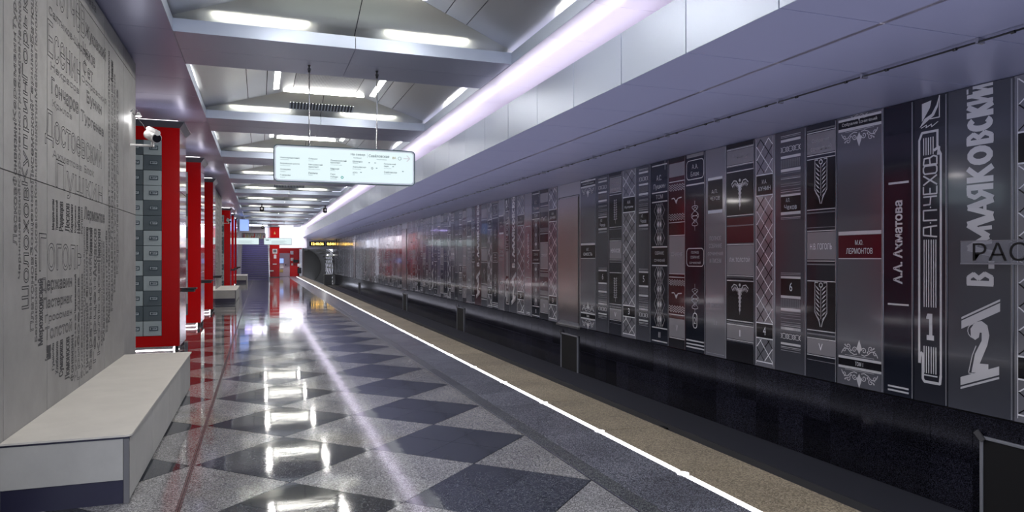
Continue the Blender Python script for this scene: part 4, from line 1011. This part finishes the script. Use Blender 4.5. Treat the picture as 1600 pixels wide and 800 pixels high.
cols_ = [(.085, [('Новопеределкино', 'Novoperedelkino'), ('Боровское шоссе', 'Borovskoye Shosse'), ('Солнцево', 'Solntsevo'), ('Говорово', 'Govorovo')]),
         (.44, [('Озёрная', 'Ozyornaya'), ('Мичуринский\nпроспект', 'Michurinsky Prospekt'), ('Раменки', 'Ramenki')]),
         (.72, [('Ломоносовский\nпроспект', 'Lomonosovsky Prospekt'), ('Минская', 'Minskaya'), ('Парк\nПобеды', 'Park Pobedy')]),
         (1.01, [('Шелепиха', 'Shelepikha'), ('Хорошёвская', 'Khoroshyovskaya'), ('ЦСКА', 'CSKA')]),
         (1.43, [('Петровский\nпарк', 'Petrovsky Park'), ('Савёловская', 'Savyolovskaya')])]
W_S, H_S = 1.86, .485
def sign(loc, label, detail=True):
    e = empty('hanging_sign', loc); tag(e, label, 'sign')
    fr = rrect(0, 0, W_S, H_S, .055, 6)
    m = MB(); m.prism(fr, 'y', -.03, .03); fixn(m.obj('sign_case', 'sign_frame', e))
    rim = P2(); rim.line(rrect(.006, .006, W_S - .006, H_S - .006, .052, 6), .012, 'ink', True); rim.obj('dark_rim', e, -.0312)
    f = MB(); f.prism(rrect(.03, .03, W_S - .03, H_S - .03, .035, 6), 'y', -.034, -.0305); fixn(f.obj('lit_face', 'sign_face', e))
    t = P2(); y = -.036
    def txt(s, u, v, h, m='ink', wd=.58, b=0.0):
        t.text(s, u, v, u + len(s) * h * wd, v + h, m, 0, b or .012)
    if detail:
        txt('На север', .985, .378, .036, wd=.66); t.rect(1.205, .36, 1.208, .42, 'ink_pale'); txt('Савёловская', 1.225, .372, .038, wd=.66)
        txt('Northbound', 1.02, .345, .018, 'ink_pale'); txt('Savyolovskaya', 1.33, .335, .018, 'ink_pale')
        txt('8А', 1.545, .36, .034, 'ink_gold', .75, .01); t.line(arc(1.645, .372, .022, 0, 360, 14), .006, 'ink_pale')
        t.line([(1.70, .375), (1.78, .375)], .012); t.line([(1.745, .415), (1.785, .375), (1.745, .335)], .012)
        for u, rows in cols_:
            v = .325 if u < .5 else (.318 if u < 1.2 else .30)
            for ru, en in rows:
                for ln in ru.split('\n'): txt(ln, u, v - .025, .025, wd=.64); v -= .034
                txt(en, u, v - .012, .013, 'ink_pale', .55); v -= .042
        t.line(arc(.872, .083, .014, 0, 360, 12), .009, 'ink_teal'); t.line(arc(1.27, .222, .012, 0, 360, 12), .005, 'ink')
        for u, v in ((1.22, .29), (1.30, .29), (1.32, .22), (1.11, .155), (1.545, .25), (1.68, .19)): t.rect(u, v, u + .02, v + .012, 'ink_pale')
    else:
        t.rect(.14, .30, .34, .36, 'ink'); t.rect(.07, .34, .1, .37, 'ink'); t.rect(.4, .32, .44, .36, 'ink')
        for i in range(5): t.rect(.5, .09 + i * .045, 1.5 - .1 * (i % 3), .10 + i * .045, 'ink_pale')
    t.obj('lettering', e, y)
    for u in (.45, 1.34):
        MB().tube([(u, 0, H_S), (u, 0, ZB - loc[2] - .07)], .008, 8).obj('hanger_rod', 'steel', e)
        k = MB(); k.tube([(u, 0, ZB - loc[2] - .10), (u, 0, ZB - loc[2] - .085), (u, 0, ZB - loc[2] - .03), (u, 0, ZB - loc[2] - .001)], [.012, .018, .010, .02], 10)
        k.tube([(u - .02, 0, ZB - loc[2] - .07)] + [(u - .0 + .022 * math.cos(a), 0, ZB - loc[2] - .055 + .022 * math.sin(a)) for a in (2.5, 1.5, .5, -.5, -1.5)], .004, 6); k.obj('hanger_hook', 'black', e)
sign((.165, 9.67, 2.594), 'large backlit white line sign hanging nearest the camera')
sign((.25, 51.3, 2.50), 'small distant backlit sign hanging in front of the red pillar', False)
sign((-1.9, 51.3, 2.50), 'distant backlit sign half hidden by the red columns left of the stairs', False)
# dome cameras and black spots below the beams
for k, (x, y, lb) in enumerate(((.09, 35.4, 'small black ceiling camera hanging above the middle of the platform'), (3.0, 35.4, 'small black ceiling camera hanging by the lilac cove'), (.2, 56.1, 'tiny black ceiling camera far down near the stairs'))):
    e = empty('ceiling_camera', (x, y, ZB)); tag(e, lb, 'camera')
    MB().tube([(0, 0, 0), (0, 0, -.12)], .03, 8).obj('stem', 'black', e); MB().tube([(0, 0, -.12), (0, 0, -.14), (0, 0, -.32), (0, 0, -.36)], [.06, .10, .10, .06], 14).obj('housing', 'black', e)
    MB().tube([(0, -.09, -.22), (0, -.12, -.22)], .05, 10).obj('lens', 'white', e)

# ------------------------------------------------------------------ far end: wall, stairs, pillar, kiosk, tunnel
we = MB().box(.62, 3.8, 63.0, 63.4, 2.45, 4.9); we.box(-9, -1.3, 62, 62.4, 0, 4.8); we = we.obj('wall_end', 'wall_white'); tag(we, kind='structure')
wa = MB().box(3.75, 9.5, 72.4, 73.2, 2.48, 3.6).obj('wall_end.001', 'wall_white'); tag(wa, kind='structure')
wl = MB().box(-9.2, -9, -3, 66, 0, 4.8).obj('wall_left.003', 'concrete'); tag(wl, kind='structure')
stp = empty('staircase', (-.32, 55.2, 0)); tag(stp, 'wide violet staircase rising at the far end of the platform', 'stairs')
rs = MB().box(-.98, .94, .01, .30, -.155, -.02).mesh('riser', 'stair'); tr = MB().bevbox(-1.0, .95, -.03, .31, -.045, 0, .005).mesh('tread', 'tread')
for i in range(21):
    link(rs, 'riser', stp, (0, i * .3, (i + 1) * .150)); link(tr, 'tread', stp, (0, i * .3, (i + 1) * .150))
for x in (-1.04, .97): m = MB(); m.prism([(0, 0), (6.3, 0), (6.3, 3.3), (6.1, 3.3), (0, .2)], 'x', x, x + .06); fixn(m.obj('stair_side', 'trim', stp))
lamp('stair_fill', stp, (0, 2.2, 3.9), 1.5, 1.5, 40, (0, 0, 0), (.55, .45, 1))  # added violet fill over the stairs, without any fitting
bd = empty('lit_board', (-.35, 61.8, 3.2)); tag(bd, 'bright board above the stairs with a row of coloured figures', 'board')
MB().box(-1.0, .75, 0, .05, .45, 1.0).obj('white_panel', 'wall_white', bd)
m = MB(); rr = random.Random(5)
for i in range(26):
    x = -.95 + i * .066; h = rr.uniform(.15, .42); m.box(x, x + .045, -.03, .0, .02, h, rr.randrange(4))
m.obj('coloured_relief', ['red', 'beige', 'cornice', 'ink_gold'], bd); MB().box(-1.05, .8, .0, .05, -.15, .44).obj('grey_panel', 'concrete', bd)
MB().box(-1.0, .75, -.06, .0, .43, .46).obj('rail', 'black', bd)
pl = empty('red_pillar', (1.12, 60.95, 0)); tag(pl, 'tall red pillar with white notices right of the stairs', 'pillar')
MB().bevbox(-.37, .40, 0, .8, .05, ZB - .005, .01).obj('red_case', 'red', pl); MB().bevbox(-.37, .42, .02, .82, 0, .05, .01).obj('plinth', 'trim', pl)
MB().bevbox(-.14, .22, -.02, -.001, 1.95, 2.33, .004).obj('notice', 'paper', pl); MB().box(-.09, .17, -.024, -.021, 2.05, 2.27).obj('notice_print', 'trim', pl)
MB().bevbox(-.04, .16, -.02, -.001, 1.55, 1.87, .004).obj('notice', 'paper', pl); MB().bevbox(-.12, .18, -.02, -.001, 1.06, 1.13, .004).obj('notice', 'paper', pl); MB().bevbox(-.36, -.06, -.1, -.001, .50, .58, .004).obj('handle', 'paper', pl)
m = MB(); m.prism([(-.04, 3.55), (.10, 3.55), (.03, 3.78)], 'y', -.02, -.001); fixn(m.obj('warning_triangle', 'ink_gold', pl))
gp = empty('grey_help_panel', (1.95, 64.0, 0)); tag(gp, 'grey information panel with posters between red pillar and red cabinet', 'panel')
MB().bevbox(-.4, .5, .1, .3, 0, 2.0, .01).obj('case', 'pink', gp); MB().bevbox(-.33, -.02, .06, .099, 1.15, 1.55, .004).obj('poster', 'blue', gp); MB().bevbox(-.3, -.02, .06, .099, .7, 1.05, .004).obj('poster', 'paper', gp); MB().bevbox(-.33, -.05, .06, .099, .35, .6, .004).obj('poster', 'ink_gold', gp)
MB().bevbox(.12, .2, .07, .099, .95, 1.05, .004).obj('button', 'black', gp)
rc = empty('red_cabinet', (2.62, 63.9, 0)); tag(rc, 'red cabinet with small white notices beside the tunnel mouth', 'cabinet')
MB().bevbox(-.16, .5, .1, .6, 0, 2.4, .01).obj('case', 'red', rc); MB().bevbox(-.1, .12, .08, .099, 1.35, 1.6, .004).obj('notice', 'paper', rc); MB().bevbox(-.05, .1, .08, .099, .95, 1.12, .004).obj('notice', 'paper', rc)
MB().bevbox(-.13, .12, .06, .099, 1.9, 2.2, .004).obj('notice', 'paper', rc); MB().bevbox(.1, .55, -.1, .09, 1.2, 1.45, .01).obj('desk', 'black', rc)
kk = empty('steel_post', (3.35, 63.7, 0)); tag(kk, 'steel framed post with black box at the end of the platform edge', 'post')
MB().bevbox(-.12, .12, .1, .3, 0, 2.35, .01).obj('post', 'steel', kk); MB().bevbox(-.28, .05, -.05, -.001, .25, .75, .01).obj('box', 'black', kk); MB().bevbox(-.28, .0, -.05, -.001, .85, 1.1, .01).obj('notice', 'paper', kk)
bb = MB().box(.62, 3.5, 65.2, 65.6, 0, 2.46).obj('wall_end.002', 'red'); tag(bb, kind='structure')
e = empty('added_wall_washer', (2.4, 61.8, ZB - .001)); tag(e, 'added ceiling fill light brightening the pale end wall over the kiosks', 'light')  # invented fitting, put in because the end wall was too dull
MB().bevbox(-.8, .8, -.06, .06, -.03, 0, .01).obj('diffuser', 'glow', e); lamp('end_wall_fill', e, (0, .1, -.05), 1.6, .12, 48, (math.radians(35), 0, 0), (1, .96, 1))
# tunnel
tm = MB(); cxT, czT, rT = 5.25, .45, 2.35; nseg = 20
for j in range(12):
    y0_, y1_ = 72.3 + j * 2.0, 72.3 + (j + 1) * 2.0
    for i in range(nseg):
        a0 = math.radians(-50 + 280 * i / nseg); a1 = math.radians(-50 + 280 * (i + 1) / nseg)
        for (ra, ya, rb, yb_) in ((rT, y0_, rT, y1_ - .25), (rT - .12, y1_ - .25, rT - .12, y1_)):
            tm.face([(cxT + ra * math.cos(a0), ya, czT + ra * math.sin(a0)), (cxT + rb * math.cos(a0), yb_, czT + rb * math.sin(a0)), (cxT + rb * math.cos(a1), yb_, czT + rb * math.sin(a1)), (cxT + ra * math.cos(a1), ya, czT + ra * math.sin(a1))])
tm.box(2.5, 8.2, 96, 96.2, -2, 3.5)
tt = tm.obj('wall_tunnel', 'tunnel'); tag(tt, kind='structure')
tp = MB().box(3.6, 3.75, 66, 72.4, -1.6, 2.6); tp.box(3.56, 3.9, 72.4, 73, -1.6, 2.5); tp = tp.obj('wall_tunnel.001', 'tunnel'); tag(tp, kind='structure')
for i in range(7):
    a = math.radians(146 - i * 9); x = cxT + 2.12 * math.cos(a); z = czT + 2.12 * math.sin(a)
    m = MB(); m.tube([(x, 73.3, z), (x + .05, 76, z - .03), (x, 84, z), (x, 94, z)], .035 if i % 2 else .05, 6)
    tag(m.obj('tunnel_cable', 'cable'), ['lowest cable on the left side of the tunnel lining', 'second lowest cable on the left side of the tunnel', 'third cable up on the left side of the tunnel', 'middle one of the seven tunnel cables', 'third cable from the top of the tunnel lining', 'second cable from the top of the tunnel lining', 'topmost dark cable along the tunnel lining'][i], 'cable', 'cables in the tunnel mouth')
for i in range(6):
    a = math.radians(62 - i * 12); x = cxT + 2.15 * math.cos(a); z = czT + 2.15 * math.sin(a)
    m = MB(); m.tube([(x, 73.3, z), (x - .1, 76, z + .02), (x - .1, 84, z)], .06, 6)
    tag(m.obj('tunnel_pipe', 'beige'), ['topmost pale pipe', 'second pale pipe from the top', 'third pale pipe from the top', 'third pale pipe from the bottom', 'second pale pipe from the bottom', 'lowest pale pipe'][i] + ' on the right side of the tunnel lining', 'pipe', 'pipes in the tunnel mouth')
m = MB().bevbox(-.45, .3, 0, .5, -1.6, -.02, .02).obj('track_cabinet', 'beige', None, (6.3, 68.5, 0)); tag(m, 'pale cabinet standing low in the tunnel mouth by the black wall', 'cabinet')
m.location = (6.42, 71.6, .0)
tl = empty('tunnel_lamp', (6.6, 75, 1.9)); tag(tl, 'small lamp lighting the pipes inside the tunnel mouth', 'lamp'); MB().bevbox(-.05, .05, -.2, .2, -.04, .04, .01).obj('diffuser', 'glow', tl)
lamp('tunnel_light', tl, (-.3, 0, -.1), .3, .6, 90, (0, math.radians(50), 0))
# clock
ck = empty('interval_clock', (5.05, 72.3, 3.0)); tag(ck, 'black clock display with amber digits above the tunnel mouth', 'clock')
MB().bevbox(-.25, 1.22, -.12, .0, -.22, .22, .01).obj('clock_case', 'black', ck, (-.2, 0, 0)); MB().bevbox(1.35, 2.2 - .0, -.12, .0, -.22, .22, .01).obj('interval_case', 'black', ck, (-.2, 0, 0))
t = P2(); t.text('12:40:36', -.25, -.13, .92, .13, 'amber', 0, .02); t.text('0:54', 1.25, -.13, 1.85, .13, 'amber', 0, .02); t.obj('digits', ck, -.123)
bs = MB(); bs.bevbox(-.1, .1, 0, .02, 3.0, 3.36, .004)
tag(MB().bevbox(-.04, .04, -.04, .04, -.6, .0, .01).obj('soffit_bracket', 'black', None, (6.80, 68, ZS - .002)), 'black bracket hanging under the soffit beside the clock', 'bracket')
bl = empty('blue_screen', (-1.08, 46.6, 3.25)); tag(bl, 'pale blue hanging screen at the top of the far red columns', 'screen')
MB().bevbox(-.1, .45, -.03, .03, 0, .75, .01).obj('case', 'sign_frame', bl); MB().box(-.08, .43, -.034, -.031, .02, .73).obj('lit_face', 'blue', bl)
MB().tube([(.05, 0, .75), (.05, 0, .899)], .015, 6).obj('hanger', 'black', bl)
# invented hall lamps, out of view, lighting the wall between the columns
for i in range(6):
    e = empty('added_hall_light', (-5.5, 6 + i * 10, ZB - .001)); tag(e, 'added ceiling light over the hall behind the red columns, ' + ['nearest the camera', 'second from the camera', 'third from the camera', 'fourth from the camera', 'last but one', 'farthest'][i], 'light', 'added ceiling lights over the hall behind the columns')
    MB().bevbox(-.9, .9, -.6, .6, -.03, 0, .01).obj('diffuser', 'uplight', e); lamp('hall_fill', e, (0, 0, -.05), 1.8, 1.2, 90, (0, 0, 0))
